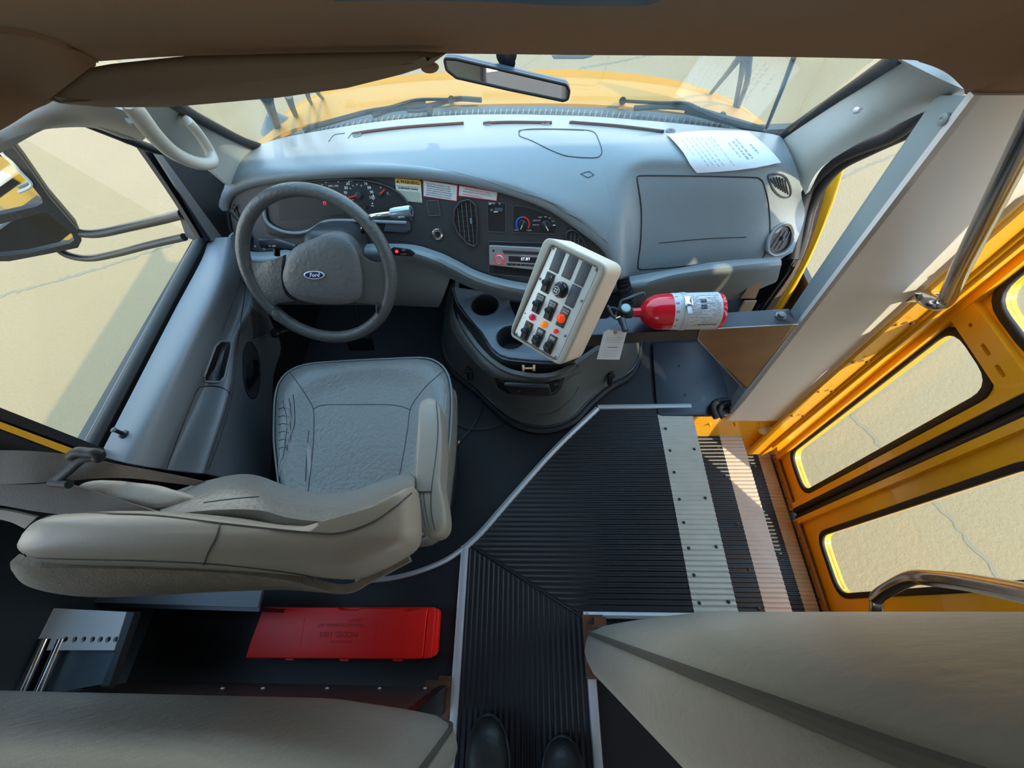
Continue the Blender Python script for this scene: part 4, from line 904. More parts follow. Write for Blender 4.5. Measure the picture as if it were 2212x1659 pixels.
q=BZ.uv(*B1(1480,442)); flat('demist_symbol',[rnd([(q[0]-.004,q[1]-.001),(q[0]+.004,q[1]-.001),(q[0]+.003,q[1]+.002),(q[0]-.003,q[1]+.002)],.001)],BZ,.0025,WHITE,o)
# radio
rr_=[(892,582),(1500,600),(1500,935),(893,878)]
o=outl('radio_recess',rr_,.003,.0016); flat('recess_face',[inset(rrbz(rr_,.003),.0016)],BZ,.001,BLK,o)
rd=thing('car_radio',BZ.p(*B1(1120,710)),'silver faced car stereo showing ST.BY in the dashboard slot','radio')
rf_=[(903,613),(1400,636),(1400,842),(905,788)]
flat('face',[rrbz(rf_,.003)],BZ,.012,mat('silver radio face',(.40,.40,.42),.3,metal=.6),rd,off=.0015,bev=.002)
flat('upper_panel',[rrbz([(1015,650),(1390,668),(1390,700),(1040,690)],.002)],BZ,.0015,mat('radio slot grey',(.10,.09,.09),.4),rd,off=.0125)
flat('disc_slot',[rrbz([(1025,662),(1390,680),(1390,689),(1030,672)],.0005)],BZ,.001,BLK,rd,off=.014)
flat('display_window',[rrbz([(1075,705),(1390,722),(1390,775),(1078,755)],.002)],BZ,.0015,BLK,rd,off=.0125)
btxt('ST.BY',1228,733,.0105,m=mat('display glow',(.7,.7,.75),.5,emit=(.7,.75,.9),es=.8),par=rd,n=.0142)
flat('button_strip',[rrbz([(1060,768),(1400,785),(1400,806),(1062,790)],.002)],BZ,.001,BEZ,rd,off=.0125)
for k in range(7):
    q=BZ.uv(*B1(1085+k*40,780+k*1.6)); flat('preset_button',[rnd([(q[0]-.0036,q[1]-.0018),(q[0]+.0036,q[1]-.0018),(q[0]+.0036,q[1]+.0018),(q[0]-.0036,q[1]+.0018)],.0007)],BZ,.0015,BLK,rd,off=.0134,bev=.0004)
q=BZ.uv(*B1(996,732)); kn=lathe('volume_knob',[(.0125,.013),(.0125,.020),(.0105,.0225),(.0095,.0215),(0,.0215)],BZ,mat('silver radio face',(.40,.40,.42),.3,metal=.6),rd,u=q[0],v=q[1])
lathe('knob_ring',[(.0128,.0130),(.0148,.0130),(.0145,.0145),(.0128,.0145)],BZ,mat('red ring glow',(.35,.04,.04),.4,emit=(.5,.03,.03),es=.4),rd,u=q[0],v=q[1]); lathe('knob_inner_ring',[(.0068,.0216),(.0086,.0216),(.0084,.0225),(.0068,.0225)],BZ,mat('red ring glow',(.35,.04,.04),.4),kn,u=q[0],v=q[1])
for X,Y in ((950,770),(1040,776)):
    q=BZ.uv(*B1(X,Y)); lathe('round_button',[(.003,.013),(.003,.015),(0,.0155)],BZ,mat('red ring glow',(.35,.04,.04),.4),rd,u=q[0],v=q[1],seg=12)
flat('eject_button',[rrbz([(933,650),(952,651),(952,668),(933,667)],.001)],BZ,.001,BLK,rd,off=.013)
flat('pocket',[rrbz([(940,805),(1400,830),(1400,900),(942,868)],.004)],BZ,.002,mat('pocket black',(.004,.004,.005),.7),o,off=.001)
# hvac small red-lit alarm switch
q=BZ.uv(865,545)
al=flatpx('alarm_switch',[(842,538),(852,533),(886,538),(898,546),(892,553),(858,551),(845,547)],Fr(BZ.w(q[0],q[1],.03),BZ.u,BZ.v),.006,BLK,dash,off=0,bev=.001)
ff=Fr(BZ.w(0,0,.036),BZ.u,BZ.v); q=ff.uv(857,543); lathe('red_light',[(.0042,0),(.004,.002),(0,.003)],ff,mat('red lamp glow',(.8,.02,.02),.3,emit=(1,.02,.02),es=1.6),al,u=q[0],v=q[1],seg=14)
q=ff.uv(872,540); text('ARM',ff,q[0],q[1],.0005,.005,mat('pale print',(.45,.45,.45),.6),al); q=ff.uv(872,549); text('ALARM',ff,q[0],q[1],.0005,.005,mat('pinkish print',(.6,.25,.25),.6),al)
# ---- instrument cluster ----
def G(X,Y): return (640+X*.11754,370+Y*.11754)
clu=thing('instrument_cluster',BZ.p(740,440),'black instrument cluster with red needles behind the steering wheel','gauge cluster')
cp=[(568,470),(572,440),(600,412),(650,395),(720,387),(780,388),(830,398),(866,418),(884,445),(888,490),(875,503),(790,500),(735,498),(700,503),(670,512),(610,515),(580,505)]
cu_=rnd([BZ.uv(*q) for q in cp],.01)
flat('cluster_face',[cu_],BZ,.003,mat('cluster face',(.012,.013,.014),.55),clu,off=.0,bev=.0005)
tube('cluster_frame',cr([BZ.p(x,y,.007) for x,y in ((572,440),(580,478),(610,497),(645,502),(673,496),(700,480),(730,475),(800,477),(880,480))],50),.0045,DASH,clu)
tube('cluster_frame',cr([BZ.p(x,y,.005) for x,y in ((572,440),(600,412),(650,396),(720,388),(780,389),(830,399),(866,419),(886,447),(890,475))],40),.003,BEZ,clu)
flat('lower_tray',[rnd([BZ.uv(*q) for q in ((836,480),(886,478),(889,495),(878,502),(830,499))],.004)],BZ,.004,mat('blue black tray',(.05,.06,.075),.35),clu,off=.003,bev=.001)
flat('shaded_window',[[BZ.uv(*q) for q in ((604,432),(650,424),(690,432),(745,452),(745,462),(690,468),(605,476))]],BZ,.001,mat('dark display window',(.022,.022,.020),.6),clu,off=.003)
def gt(s,X,Y,size,m=WHITE,**k): return btxt(s,X,Y,size,m=m,f=G,par=clu,n=.0036,**k)
for s_,X,Y,sz in (('3',553,185,.0095),('5',780,178,.0095),('2',487,262,.0085),('RPM x 1000',695,268,.0055),('MPH',1010,178,.0055),('30',962,228,.010),('20',930,302,.010),('10',912,394,.010),('70',1285,228,.010),('80',1350,300,.010),('90',1395,382,.010),('100',1402,480,.0105),('C',1692,405,.008),('H',1560,296,.006),('40',1052,265,.0045),('60',1125,243,.0045),('80',1205,262,.0045),('20',1005,315,.0045),('km/h',1035,522,.0045),('OIL',1410,632,.0055)):
    gt(s_,X,Y,sz)
c0_=BZ.uv(*G(1165,430))
for k in range(17):
    a=math.radians(215-k*15.6); r=.0285+.008*0
    if 0<=k<17:
        for rr2,sz in ((.038,.0011 if k%2 else .0018),):
            x,y=c0_[0]+rr2*math.cos(a)*1.0,c0_[1]+rr2*math.sin(a)
            if y<BZ.uv(*G(1165,170))[1]: flat('tick',[ell(sz,sz,6,x,y)],BZ,.0008,WHITE,clu,off=.003)
lathe('needle_hub',[(0,.003),(.009,.003),(.0085,.009),(.004,.0105),(0,.0105)],BZ,BEZ,clu,u=c0_[0],v=c0_[1])
NR=mat('orange red needle',(.85,.04,.015),.4)
def needle(c,tip,w,m=NR):
    d=V((tip[0]-c[0],tip[1]-c[1])).normalized(); n=V((-d.y,d.x))*w
    flat('needle',[[(c[0]+n.x,c[1]+n.y),(tip[0]+n.x*.5,tip[1]+n.y*.5),(tip[0]-n.x*.5,tip[1]-n.y*.5),(c[0]-n.x,c[1]-n.y)]],BZ,.0015,m,clu,off=.007)
needle(c0_,BZ.uv(*G(900,495)),.0022)
c1_=BZ.uv(*G(1560,410)); lathe('needle_hub',[(0,.003),(.005,.003),(.0045,.008),(0,.009)],BZ,BEZ,clu,u=c1_[0],v=c1_[1]); needle(c1_,BZ.uv(*G(1645,325)),.0022)
q=BZ.uv(*G(532,580)); flat('brake_warning_light',[ell(.0045,.004,16,q[0],q[1]),ell(.003,.0026,16,q[0],q[1])],BZ,.001,mat('red lamp glow2',(.8,.02,.02),.3,emit=(1,.03,.03),es=1.0),clu,off=.003)
q=BZ.uv(*G(1290,660)); lathe('reset_button',[(.0045,.003),(.004,.008),(0,.009)],BZ,BLK,clu,u=q[0],v=q[1],seg=12)
q=BZ.uv(*G(1165,585)); flat('odometer_window',[[(q[0]-.016,q[1]-.004),(q[0]+.012,q[1]-.004),(q[0]+.012,q[1]+.003),(q[0]-.016,q[1]+.003)]],BZ,.001,mat('dark display window',(.022,.022,.020),.6),clu,off=.003)
# ---- stickers on the bezel ----
def K(X,Y): return (840+X*.11302,370+Y*.11302)
def sticker(label,quad,off=.0015):
    t=thing('warning_label',BZ.p(*K(*quad[0])),label,'sticker'); return t
def kq(L): return [BZ.uv(*K(*q)) for q in L]
w=sticker('yellow topped WARNING sticker with clipped corner on the dashboard',[(120,130)])
flat('sheet',[kq([(120,130),(590,172),(612,200),(640,598),(215,560),(150,455)])],BZ,.0006,PAPER if 0 else mat('cream label stock',(.62,.62,.52),.6),w,off=.0012)
flat('yellow_header',[kq([(120,130),(590,172),(612,200),(618,272),(135,225)])],BZ,.0003,mat('label yellow',(.85,.42,.02),.5),w,off=.0018)
tilt_w=math.atan2(*( (lambda a,b:(b[1]-a[1],b[0]-a[0]))(BZ.uv(*K(140,225)),BZ.uv(*K(618,272)))))
def kt(s,X,Y,size,m,par,ang,**k): q=BZ.uv(*K(X,Y)); return text(s,BZ,q[0],q[1],.0023,size,m,par,ang=ang,**k)
kt('WARNING',405,215,.0105,DPRINT,w,tilt_w,bold=.0004,sx=.98)
q=[BZ.uv(*K(*p)) for p in ((145,215),(178,155),(212,222))]; flat('warning_triangle',[q],BZ,.0003,DPRINT,w,off=.0021)
kt('ALARM MUST SOUND!',375,330,.0052,DPRINT,w,tilt_w,bold=.0002)
def lines(par,x0,y0,x1,y1,n,m,th=.35,skew=0,seed=3):
    rr=random.Random(seed)
    for i in range(n):
        t=(i+.5)/n; ya=y0[0]+(y0[1]-y0[0])*t; yb=y1[0]+(y1[1]-y1[0])*t; h=(y0[1]-y0[0])/n*th
        xa=x0[0]+(x0[1]-x0[0])*t; xb=x1[0]+(x1[1]-x1[0])*t; x=xa
        L=xb-xa; quads=[]
        segs=[]; 
        while x<xb-L*.03:
            wd=L*rr.uniform(.05,.14); e=min(x+wd,xb); f0=(x-xa)/L; f1=(e-xa)/L
            segs.append([(x,ya+(yb-ya)*f0-h/2),(e,ya+(yb-ya)*f1-h/2),(e,ya+(yb-ya)*f1+h/2),(x,ya+(yb-ya)*f0+h/2)]); x=e+L*.02
        yield segs
def textlines(par,fr,f,x0,y0,x1,y1,n,m,th=.35,seed=3,off=.0022,name='printed_lines'):
    vs=[];fs=[]
    for segs in lines(par,x0,y0,x1,y1,n,m,th,seed=seed):
        for s_ in segs:
            k=len(vs); vs+=[fr.w(*fr.uv(*f(*q)),off) for q in s_]; fs.append((k,k+1,k+2,k+3))
    return mesh(name,vs,fs,m,par)
textlines(w,BZ,K,(150,150),(262,290),(605,605),(300,318),1,DPRINT,th=.3)
textlines(w,BZ,K,(180,200),(365,560),(600,625),(400,590),13,mat('grey fine print',(.25,.25,.22),.6),th=.42,seed=5)
w2=sticker('white sticker framed in red with six lines about mirrors',[(655,160)])
def framed(par,quad,m1,m2,ins):
    o=kq(quad); flat('red_border',[o],BZ,.0006,m1,par,off=.0012); flat('white_field',[inset(o,ins)],BZ,.0003,m2,par,off=.0018)
SR=mat('label red',(.70,.03,.04),.5); SW=mat('label grey white',(.58,.57,.55),.6)
framed(w2,[(655,160),(1318,262),(1305,575),(660,480)],SR,SW,.0022)
for i,(s_,xc) in enumerate((('DO NOT USE THIS MIRROR TO VIEW',955),('PEDESTRIANS WHILE BUS IS STOPPED.',960),('DO NOT USE THIS MIRROR TO VIEW',960),('TRAFFIC WHILE BUS IS MOVING. IMAGES',970),('IN THIS MIRROR DO NOT ACCURATELY',965),('SHOW ANOTHER VEHICLES LOCATION.',955))):
    kt(s_,xc,272+i*41,.0040,mat('dark teal print',(.08,.13,.15),.6),w2,tilt_w*1.5,sx=.92)
w3=sticker('narrow white sticker framed in red saying the vehicle will not start',[(1335,262)])
framed(w3,[(1340,262),(2085,390),(2065,570),(1330,470)],SR,SW,.0022)
for i,s_ in enumerate(('THIS VEHICLE WILL NOT START','WHEN REAR DOOR VANDAL LOCK','IS IN LOCKED POSITION.')):
    kt(s_,1690 if i<2 else 1610,380+i*45,.0047,RPRINT,w3,tilt_w*1.55,sx=1.0)
# ---- papers on the dash ----
def ppx(s,t):   # s across, t down: pixel inside the sheet outline, a little curved
    a=V((1440,293)).lerp(V((1615,288)),s); b=V((1505,373)).lerp(V((1680,355)),s); q=a.lerp(b,t); return q.x,q.y-5*math.sin(math.pi*s)*(1-t)+2*math.sin(math.pi*s)*t
def pgrid(s,t): return SF.at(*ppx(s,t),.004+.006*t*t*s+.004*math.sin(math.pi*t))
NG=14; prow=[[pgrid(i/NG,j/NG) for i in range(NG+1)] for j in range(NG+1)]
pap=loft('printed_paper',prow,PAPER,nu=NG+1,nv=NG+1,lin=True,th=.0012,flip=True,label='white printed papers lying on the right side of the dashboard',cat='paper')
rr3=random.Random(4); vs=[];fs=[]; SFP=Surf(pap)
for s,t0,t1,wd in ((.9,.35,.62,.012),(.78,.2,.75,.010),(.72,.25,.8,.010),(.65,.3,.7,.006),(.5,.12,.9,.003),(.45,.15,.5,.003),(.38,.12,.9,.003),(.32,.12,.9,.003),(.26,.12,.9,.003),(.2,.12,.88,.003),(.13,.12,.6,.003)):
    t=t0
    while t<t1:
        e=min(t+rr3.uniform(.04,.1),t1); h=wd*1.2; k=len(vs)
        vs+=[SFP.at(*ppx(s-h,t),.0006),SFP.at(*ppx(s-h,e),.0006),SFP.at(*ppx(s+h,e),.0006),SFP.at(*ppx(s+h,t),.0006)]; fs.append((k,k+1,k+2,k+3)); t=e+.03
mesh('printed_lines',vs,fs,mat('grey print',(.30,.33,.38),.6),pap)
# ================= steering =================
WC=V((-.535,.748,.682)); ta=.52; wn_=V((0,-math.cos(ta),math.sin(ta)))
WF=Fr(WC,(1,0,0),(0,math.sin(ta),math.cos(ta)))
sw=thing('steering_wheel',WC,'grey four spoke steering wheel with worn rim and blue oval emblem','steering wheel')
WHL=mat('worn grey wheel rubber',(.075,.077,.073),.42,spec=.6,bump=.8,bscale=120,var=.12,vscale=25)
HUB=mat('grey airbag cover',(.115,.118,.118),.45,bump=1,bscale=90,var=.06)
R_=.1845
tube('rim',[WF.w(R_*math.cos(2*math.pi*i/96),R_*math.sin(2*math.pi*i/96)) for i in range(96)],.0158,WHL,sw,seg=16,closed=True)
# airbag hub pad (outline from the photograph)
hf=Fr(WF.w(0,0,.018),WF.u,WF.v)
hub=[(622,548),(640,530),(680,515),(700,504),(725,503),(752,512),(772,540),(784,600),(781,650),(740,658),(690,658),(650,650),(622,635),(608,600)]
hu=resamp(rnd([hf.uv(*q) for q in hub],.02),64)
def dome(name,loop,fr,h,m,parent,n=6,base=-.02,**k):
    c=(sum(a for a,b in loop)/len(loop),sum(b for a,b in loop)/len(loop)); vs=[];fs=[];L=len(loop)
    rings=[(1.0,base),(1.0,0)]+[(math.cos(i/n*math.pi/2)**.55 if i<n else 0,h*math.sin(i/n*math.pi/2)) for i in range(1,n)]
    for s,z_ in rings:
        for a,b in loop: vs.append(fr.w(c[0]+(a-c[0])*s,c[1]+(b-c[1])*s,z_))
    for r in range(len(rings)-1):
        for i in range(L): fs.append((r*L+i,r*L+(i+1)%L,(r+1)*L+(i+1)%L,(r+1)*L+i))
    vs.append(fr.w(c[0],c[1],h)); k0=len(vs)-1; o=(len(rings)-1)*L
    for i in range(L): fs.append((o+i,o+(i+1)%L,k0))
    fs.append(tuple(range(L-1,-1,-1)))
    return mesh(name,vs,fs,m,parent,'s',**k)
pad=dome('hub_pad',hu,hf,.016,HUB,sw,base=-.03)
# spokes: left and right wings
def wing(L,name='spoke'):
    rows=[[WF.p(x,y,n) for x,y,n in r] for r in L]; loft(name,rows,WHL,sw,nu=14,nv=12,th=.014)
def wing2(rows):
    L=[]
    for an,pts in rows:
        a=math.radians(an); L.append([WF.w(R_*math.cos(a),R_*math.sin(a),.004)]+[WF.p(x,y,n) for x,y,n in pts])
    loft('spoke',L,WHL,sw,nu=16,nv=20,th=.014)
wing2([(171,[(566,567,.006),(590,560,.012),(618,549,.014)]),(184,[(560,590,.008),(590,588,.013),(614,585,.015)]),(200,[(566,620,.008),(590,618,.013),(616,610,.015)]),(214,[(580,648,.008),(600,642,.012),(624,634,.014)]),(230,[(600,682,.004),(600,655,.008),(640,648,.010)])][::-1])
wing2([(8,[(822,567,.006),(800,562,.012),(768,538,.014)]),(-5,[(825,590,.008),(800,590,.013),(776,580,.015)]),(-20,[(825,622,.008),(800,620,.013),(778,612,.015)]),(-34,[(818,650,.008),(800,644,.012),(778,638,.014)]),(-47,[(818,676,.004),(812,656,.008),(770,652,.010)])])
em=Fr(hf.w(*hf.uv(686,590),.0155),WF.u,WF.v)
oa=math.radians(-3)
emb=flat('oval_emblem',[ell(.0265,.0105,36)],em,.003,mat('emblem silver rim',(.7,.72,.75),.2,metal=.9),sw,bev=.001,label='blue oval emblem with white script')
flat('white_ring',[ell(.0250,.0093,36),ell(.0232,.0080,36)],em,.0004,WHITE,emb,off=.0033)
flat('blue_field',[ell(.0252,.0094,36)],em,.0004,mat('emblem blue',(.005,.015,.13),.25),emb,off=.003)
flat('white_crescent',[rnd(arc(.0175,.0205,120,240,(0,0),12),.0005)],Fr(em.o,em.u,em.v),.0003,WHITE,emb,off=.0034) if 0 else None
text('Ford',em,.0,.0003,.0036,.0135,WHITE,emb,shear=.35,sx=.98,bold=.0003)
text('AIRBAG',hf,*hf.uv(697,637),.0135,.006,mat('embossed grey',(.09,.095,.1),.5),pad)
lb_=[hf.uv(*q) for q in ((682,633),(710,633),(710,642),(682,642))]
flat('embossed_frame',[rnd(lb_,.002),inset(rnd(lb_,.002),.0007)],hf,.0008,mat('embossed grey',(.09,.095,.1),.5),pad,off=.0128)
for x in (634,740): 
    q=hf.uv(x,588); text('(=' if x<700 else '~',hf,q[0],q[1],.0158,.010,mat('embossed grey',(.09,.095,.1),.5),pad,name='horn_symbol')
sc_=thing('steering_column',WF.w(0,0,-.12),'black steering column with stalk and chrome tipped gear lever','steering column')
COLM=mat('charcoal column plastic',(.04,.042,.046),.4,bump=.1,bscale=400)
rbox('shroud',Fr(WF.w(.01,.015,-.18),WF.u,WF.v),0,0,0,.15,.16,.14,.035,COLM,sc_,seg=5,top=.85)
tube('column_tube',[WF.w(0,0,-.03),WF.w(0,0,-.20)],.035,COLM,sc_,seg=24)
tube('lower_column',[WF.w(0,-.02,-.12),WF.w(0,-.05,-.42)],.04,BLK,sc_,seg=20)
# left stalk
s0_=[WF.p(625,542,-.035),WF.p(585,533,-.035),WF.p(548,531,-.035)]
stk=tube('wiper_stalk',cr(s0_,12),.0125,mat('blue black stalk',(.03,.036,.045),.28),sc_,rs=[.009,.0125,.013],seg=18)
sfz=Fr(WF.p(570,535,-.022),WF.u,WF.v)
for s_,x,y,sz in (('*',552,534,.012),('=',583,532,.010),('OFF',592,532,.006),('D',571,538,.007)):
    text(s_,sfz,*sfz.uv(x,y),.0006,sz,WHITE,stk)
tube('tilt_lever',[WF.p(575,562,-.05),WF.p(574,545,-.05)],.008,BLK,sc_)
# gear lever
g_=[WF.p(771,500,-.04),WF.p(776,488,-.035),WF.p(785,478,-.02),WF.p(800,468,-.0),WF.p(825,463,.01),WF.p(848,460,.012)]
tube('gear_lever',cr(g_,24),.0055,CHR,sc_); tube('lever_base',[WF.p(768,508,-.05),WF.p(777,488,-.035)],.008,BLK,sc_)
ka=WF.p(846,460,.012); kb=WF.p(893,453,.02); kd=(kb-ka).normalized(); kfr=Fr(ka,kd.cross(V((0,0,1))),kd.cross(kd.cross(V((0,0,1)))))
if kfr.n.dot(kd)<0: kfr=Fr(ka,-kfr.u,kfr.v)
L_=(kb-ka).length
kn=lathe('lever_knob',[(.006,0),(.011,.004),(.0125,.014),(.0125,L_-.006),(.0115,L_),(.0085,L_)],kfr,mat('satin blue grey metal',(.33,.40,.45),.22,metal=.7),sc_)
lathe('knob_button',[(0,L_-.004),(.0082,L_-.004),(.0078,L_+.0005),(.006,L_+.0012),(.0055,L_+.0002),(.003,L_+.0002),(.0025,L_+.0015),(0,L_+.0015)],kfr,mat('dark button',(.03,.035,.05),.3),kn)
ks=Fr(ka+kd*(L_*.55)-V((0,0,.002)),kd,V((0,0,1))); 
if ks.n.dot(CAM-ks.o)<0: ks=Fr(ks.o,-ks.u,ks.v)
rbox('knob_slider',ks,0,-.003,.010,.016,.006,.003,.002,CHR,kn)
tube('parking_brake_rod',[P(596,720,z=.36),P(625,712,z=.34),P(690,735,z=.20)],.009,BLK,sc_)
lathe('brake_release_knob',[(.0,-.004),(.015,-.004),(.016,.004),(.012,.010),(0,.010)],Fr(P(595,720,z=.365),(1,0,0),(0,1,.3)),BLK,sc_)
# pedals in the dark foot well
pd=thing('brake_pedal',P(800,770,z=.12),'black pedal low in the dark foot well','pedal')
rbox('pad',Fr(P(780,740,z=.15),(1,0,0),(0,.5,1)),0,0,0,.10,.06,.015,.006,BLKM,pd); tube('pedal_arm',[P(780,740,z=.15),V((P(780,740,z=.15).x,1.15,.42)),V((P(780,740,z=.15).x,1.27,.45))],.008,BLK,pd)
# ================= engine cover console =================
def zz(L): return [P(x,y,z=z) for x,y,z in L]
CONS=mat('console grey plastic',(.10,.105,.10),.42,spec=.5,bump=.2,bscale=400,var=.05)
con=thing('engine_cover_console',(.1,.8,0),'grey engine cover console with cup holder tray and black rubber edge','console')
b0=zz([(966,650,.02),(958,700,.02),(958,750,.02),(980,800,.02),(1030,842,.02),(1075,885,.02),(1120,915,.02),(1178,925,.02),(1235,908,.02),(1275,868,.02),(1318,832,.02),(1360,808,.02),(1379,775,.02),(1385,735,.02)])
b1=zz([(966,640,.10),(960,690,.10),(962,740,.10),(984,785,.10),(1032,822,.10),(1080,862,.09),(1124,893,.08),(1178,903,.08),(1228,888,.08),(1266,845,.09),(1310,812,.10),(1350,788,.10),(1370,755,.10),(1372,715,.10)])
b2=zz([(972,620,.28),(968,665,.28),(976,712,.28),(1000,755,.27),(1040,795,.26),(1088,832,.25),(1130,856,.22),(1178,862,.22),(1222,848,.25),(1258,812,.26),(1298,780,.27),(1332,756,.28),(1352,728,.28),(1352,690,.28)])
b3=zz([(984,606,.42),(982,648,.42),(992,690,.42),(1014,730,.42),(1045,768,.42),(1085,798,.42),(1130,812,.42),(1178,815,.42),(1215,805,.42),(1248,785,.42),(1285,760,.42),(1318,738,.42),(1338,710,.42),(1338,672,.42)])
bc=[b0,b1,b2,b3]
loft('cover_body',bc,CONS,con,nu=70,nv=26,th=.012)
tube('rubber_edge',cr([p+V((0,-.004,-.005)) for p in b0],90),.014,BLKM,con,seg=10,squash=.8)
tube('rubber_edge_lip',cr([p+V((0,.006,.012)) for p in b0],90),.005,mat('blue black rubber lip',(.03,.035,.045),.35),con,seg=8)
# tray
tz=.452; tf_=Fr((0,.8,tz),(1,0,0),(0,1,0))
t0=[(980,622),(1050,632),(1110,642),(1215,655),(1230,715),(1230,780),(1190,782),(1150,780),(1100,775),(1080,768),(1062,752),(1042,720),(1012,685),(990,655)]
def disc(px,py,r,s=1): 
    q=tf_.uv(px,py); return ell(r,r*s,36,q[0],q[1])
TR=mat('blue grey tray plastic',(.085,.10,.125),.32,bump=.1,bscale=400)
qa=tf_.uv(1048,662); qb=tf_.uv(1104,732); ra_,rb2=.0415,.0415
well=rnd([tf_.uv(*q) for q in ((1098,650),(1225,655),(1225,700),(1135,705),(1115,690))],.008)
flat('cup_tray',[[tf_.uv(*q) for q in t0],ell(ra_,ra_,36,*qa),ell(rb2,rb2,36,*qb),well],tf_,.012,TR,con,off=-.006,bev=.002)
for q in (qa,qb):
    lathe('cup_holder',[(0,-.072),(.036,-.072),(.0405,-.064),(.0412,.0),(.0418,.007),(.0445,.0065),(.0445,-.002),(.043,-.07),(.036,-.078),(0,-.078)],Fr((tf_.o.x,tf_.o.y,tz),(1,0,0),(0,1,0)),mat('black cup wall',(.04,.044,.05),.35),con,u=q[0],v=q[1],seg=36,cap=False)
rbox('tray_well',tf_,sum(q[0] for q in well)/len(well),sum(q[1] for q in well)/len(well),-.06,.13,.07,.01,0,BLK,con)
# side skirt of the tray, dark, with steps
sk0=[P(x,y,z=tz) for x,y in ((980,622),(990,655),(1012,685),(1042,720),(1062,752),(1080,768),(1100,775),(1150,780),(1190,782),(1235,780))]
sk1=[P(x,y,z=.39) for x,y in ((982,640),(985,680),(1002,715),(1030,752),(1055,780),(1085,798),(1125,808),(1165,810),(1205,806),(1250,790))]
loft('tray_skirt',[sk0,[a.lerp(b,.5)+V((0,.004,0)) for a,b in zip(sk0,sk1)],sk1],BLK,con,nu=40,th=.006)
sk2=[p+V((0,-.012,-.004)) for p in sk1]; sk3=[P(x,y,z=.355) for x,y in ((978,650),(978,695),(994,732),(1022,768),(1050,797),(1085,818),(1130,830),(1170,832),(1205,824),(1245,800))]
loft('front_band',[sk1,sk2,sk3],CONS,con,nu=40,th=.01)
lt=Fr(P(1142,795,z=.445),(1,0,0),(0,.6,1)); c_=lt.uv(1142,795)
lh=rbox('brass_latch',lt,c_[0],c_[1],0,.036,.006,.003,.001,mat('brass latch',(.45,.35,.2),.3,metal=.9),con)
for d in (-1,1):
    rbox('latch_plate',lt,c_[0]+d*.015,c_[1]+.001,0,.008,.020,.004,.001,mat('brass latch',(.45,.35,.2),.3,metal=.9),lh); lathe('screw',[(.0022,.004),(.0018,.006),(0,.006)],lt,CHR,lh,u=c_[0]+d*.015,v=c_[1]+.005,seg=8)
# black sheet on the curved front painted as the storage slot's shade, with pouch
SCO=Surf(bpy.data.objects['cover_body'],bpy.data.objects['front_band'])
slp=rnd([(1066,812),(1092,824),(1140,832),(1185,830),(1214,815),(1206,836),(1190,850),(1140,853),(1098,850),(1078,838)],6,3)
patch('slot_shade_sheet',SCO,slp,mat('pocket black',(.003,.003,.004),.8),con,.0015)
tube('slot_lip',[SCO.at(*q,.001) for q in cr([V((x,y,0)) for x,y in ((1062,812),(1072,835),(1090,850),(1140,857),(1192,853),(1210,838),(1218,815))],30)] if 0 else [SCO.at(q.x,q.y,.001) for q in cr([V((x,y,0)) for x,y in ((1062,812),(1072,835),(1090,850),(1140,857),(1192,853),(1210,838),(1218,815))],30)],.0032,CONS,con,seg=8)
bk=thing('document_pouch',SCO.at(1140,845,.004),'black zipped document pouch in the slot of the console','pouch')
q=[SCO.at(*q,.004) for q in ((1096,826),(1190,830),(1188,846),(1098,844))]
bfm=Fr((q[0]+q[2])/2,(q[1]-q[0]),(q[0]-q[3])); lt_=mat('black leatherette',(.022,.022,.024),.4,bump=.6,bscale=120)
rbox('cover',bfm,0,0,-.004,(q[1]-q[0]).length,(q[0]-q[3]).length,.014,.005,lt_,bk); lathe('flap',[(.011,.008),(.010,.012),(0,.013)],bfm,lt_,bk,u=-.035)
# low moulded crease and hold down straps of the cover
tube('moulded_crease',[SCO.at(q.x,q.y,.0) for q in cr([V((x,y,0)) for x,y in ((1120,880),(1160,895),(1200,888),(1235,860),(1250,835))],24)],.0025,mat('crease grey',(.06,.062,.06),.4),con,seg=6)
for px,py in ((1017,802),(1316,812)):
    q=SCO.at(px,py,.004); f_=Fr(q,(1,.0,0),(0,.5,1))
    l=rbox('hold_down_latch',f_,0,0,0,.020,.055,.020,.005,BLK,con); rbox('latch_loop',f_,0,.018,.018,.028,.014,.012,.004,BLKM,l)
a=P(1317,831,z=.03); tube('brass_hook',[a+V((-.012,0,0)),a+V((.012,.0,.003))],.003,mat('brass latch',(.45,.35,.2),.3,metal=.9),con,seg=8)
# black pad / floor mat right of the console
zf2=zfr(.012)
flatpx('floor_mat',[(1408,738),(1512,736),(1558,800),(1572,850),(1578,898),(1420,898),(1412,800)],zf2,.012,mat('blue black rubber mat',(.018,.021,.034),.35,bump=.15,bscale=120),r=.02,off=-.010,bev=.003,label='black rubber mat on the floor between the console and the white partition',cat='mat')
mt=bpy.data.objects['floor_mat']
for x,y in ((1467,790),(1480,853),(1529,894)): lathe('screw',[(.004,0),(.004,.002),(0,.003)],Fr(P(x,y,z=.0145),(1,0,0),(0,1,0)),RUST,mt,seg=8)
hc=[P(x,y,z=.03) for x,y in ((1600,868),(1560,866),(1543,872),(1540,885),(1548,903))]
tube('heater_hose',cr(hc,20),.012,BLKM,label='short bent black hose at the foot of the partition',cat='hose')
tube('heater_hose',cr([p+V((.022,-.012,.0)) for p in hc[:4]]+[P(1562,903,z=.03)],20),.009,BLKM,label='inner bent black hose beside the short hose at the partition foot',cat='hose')
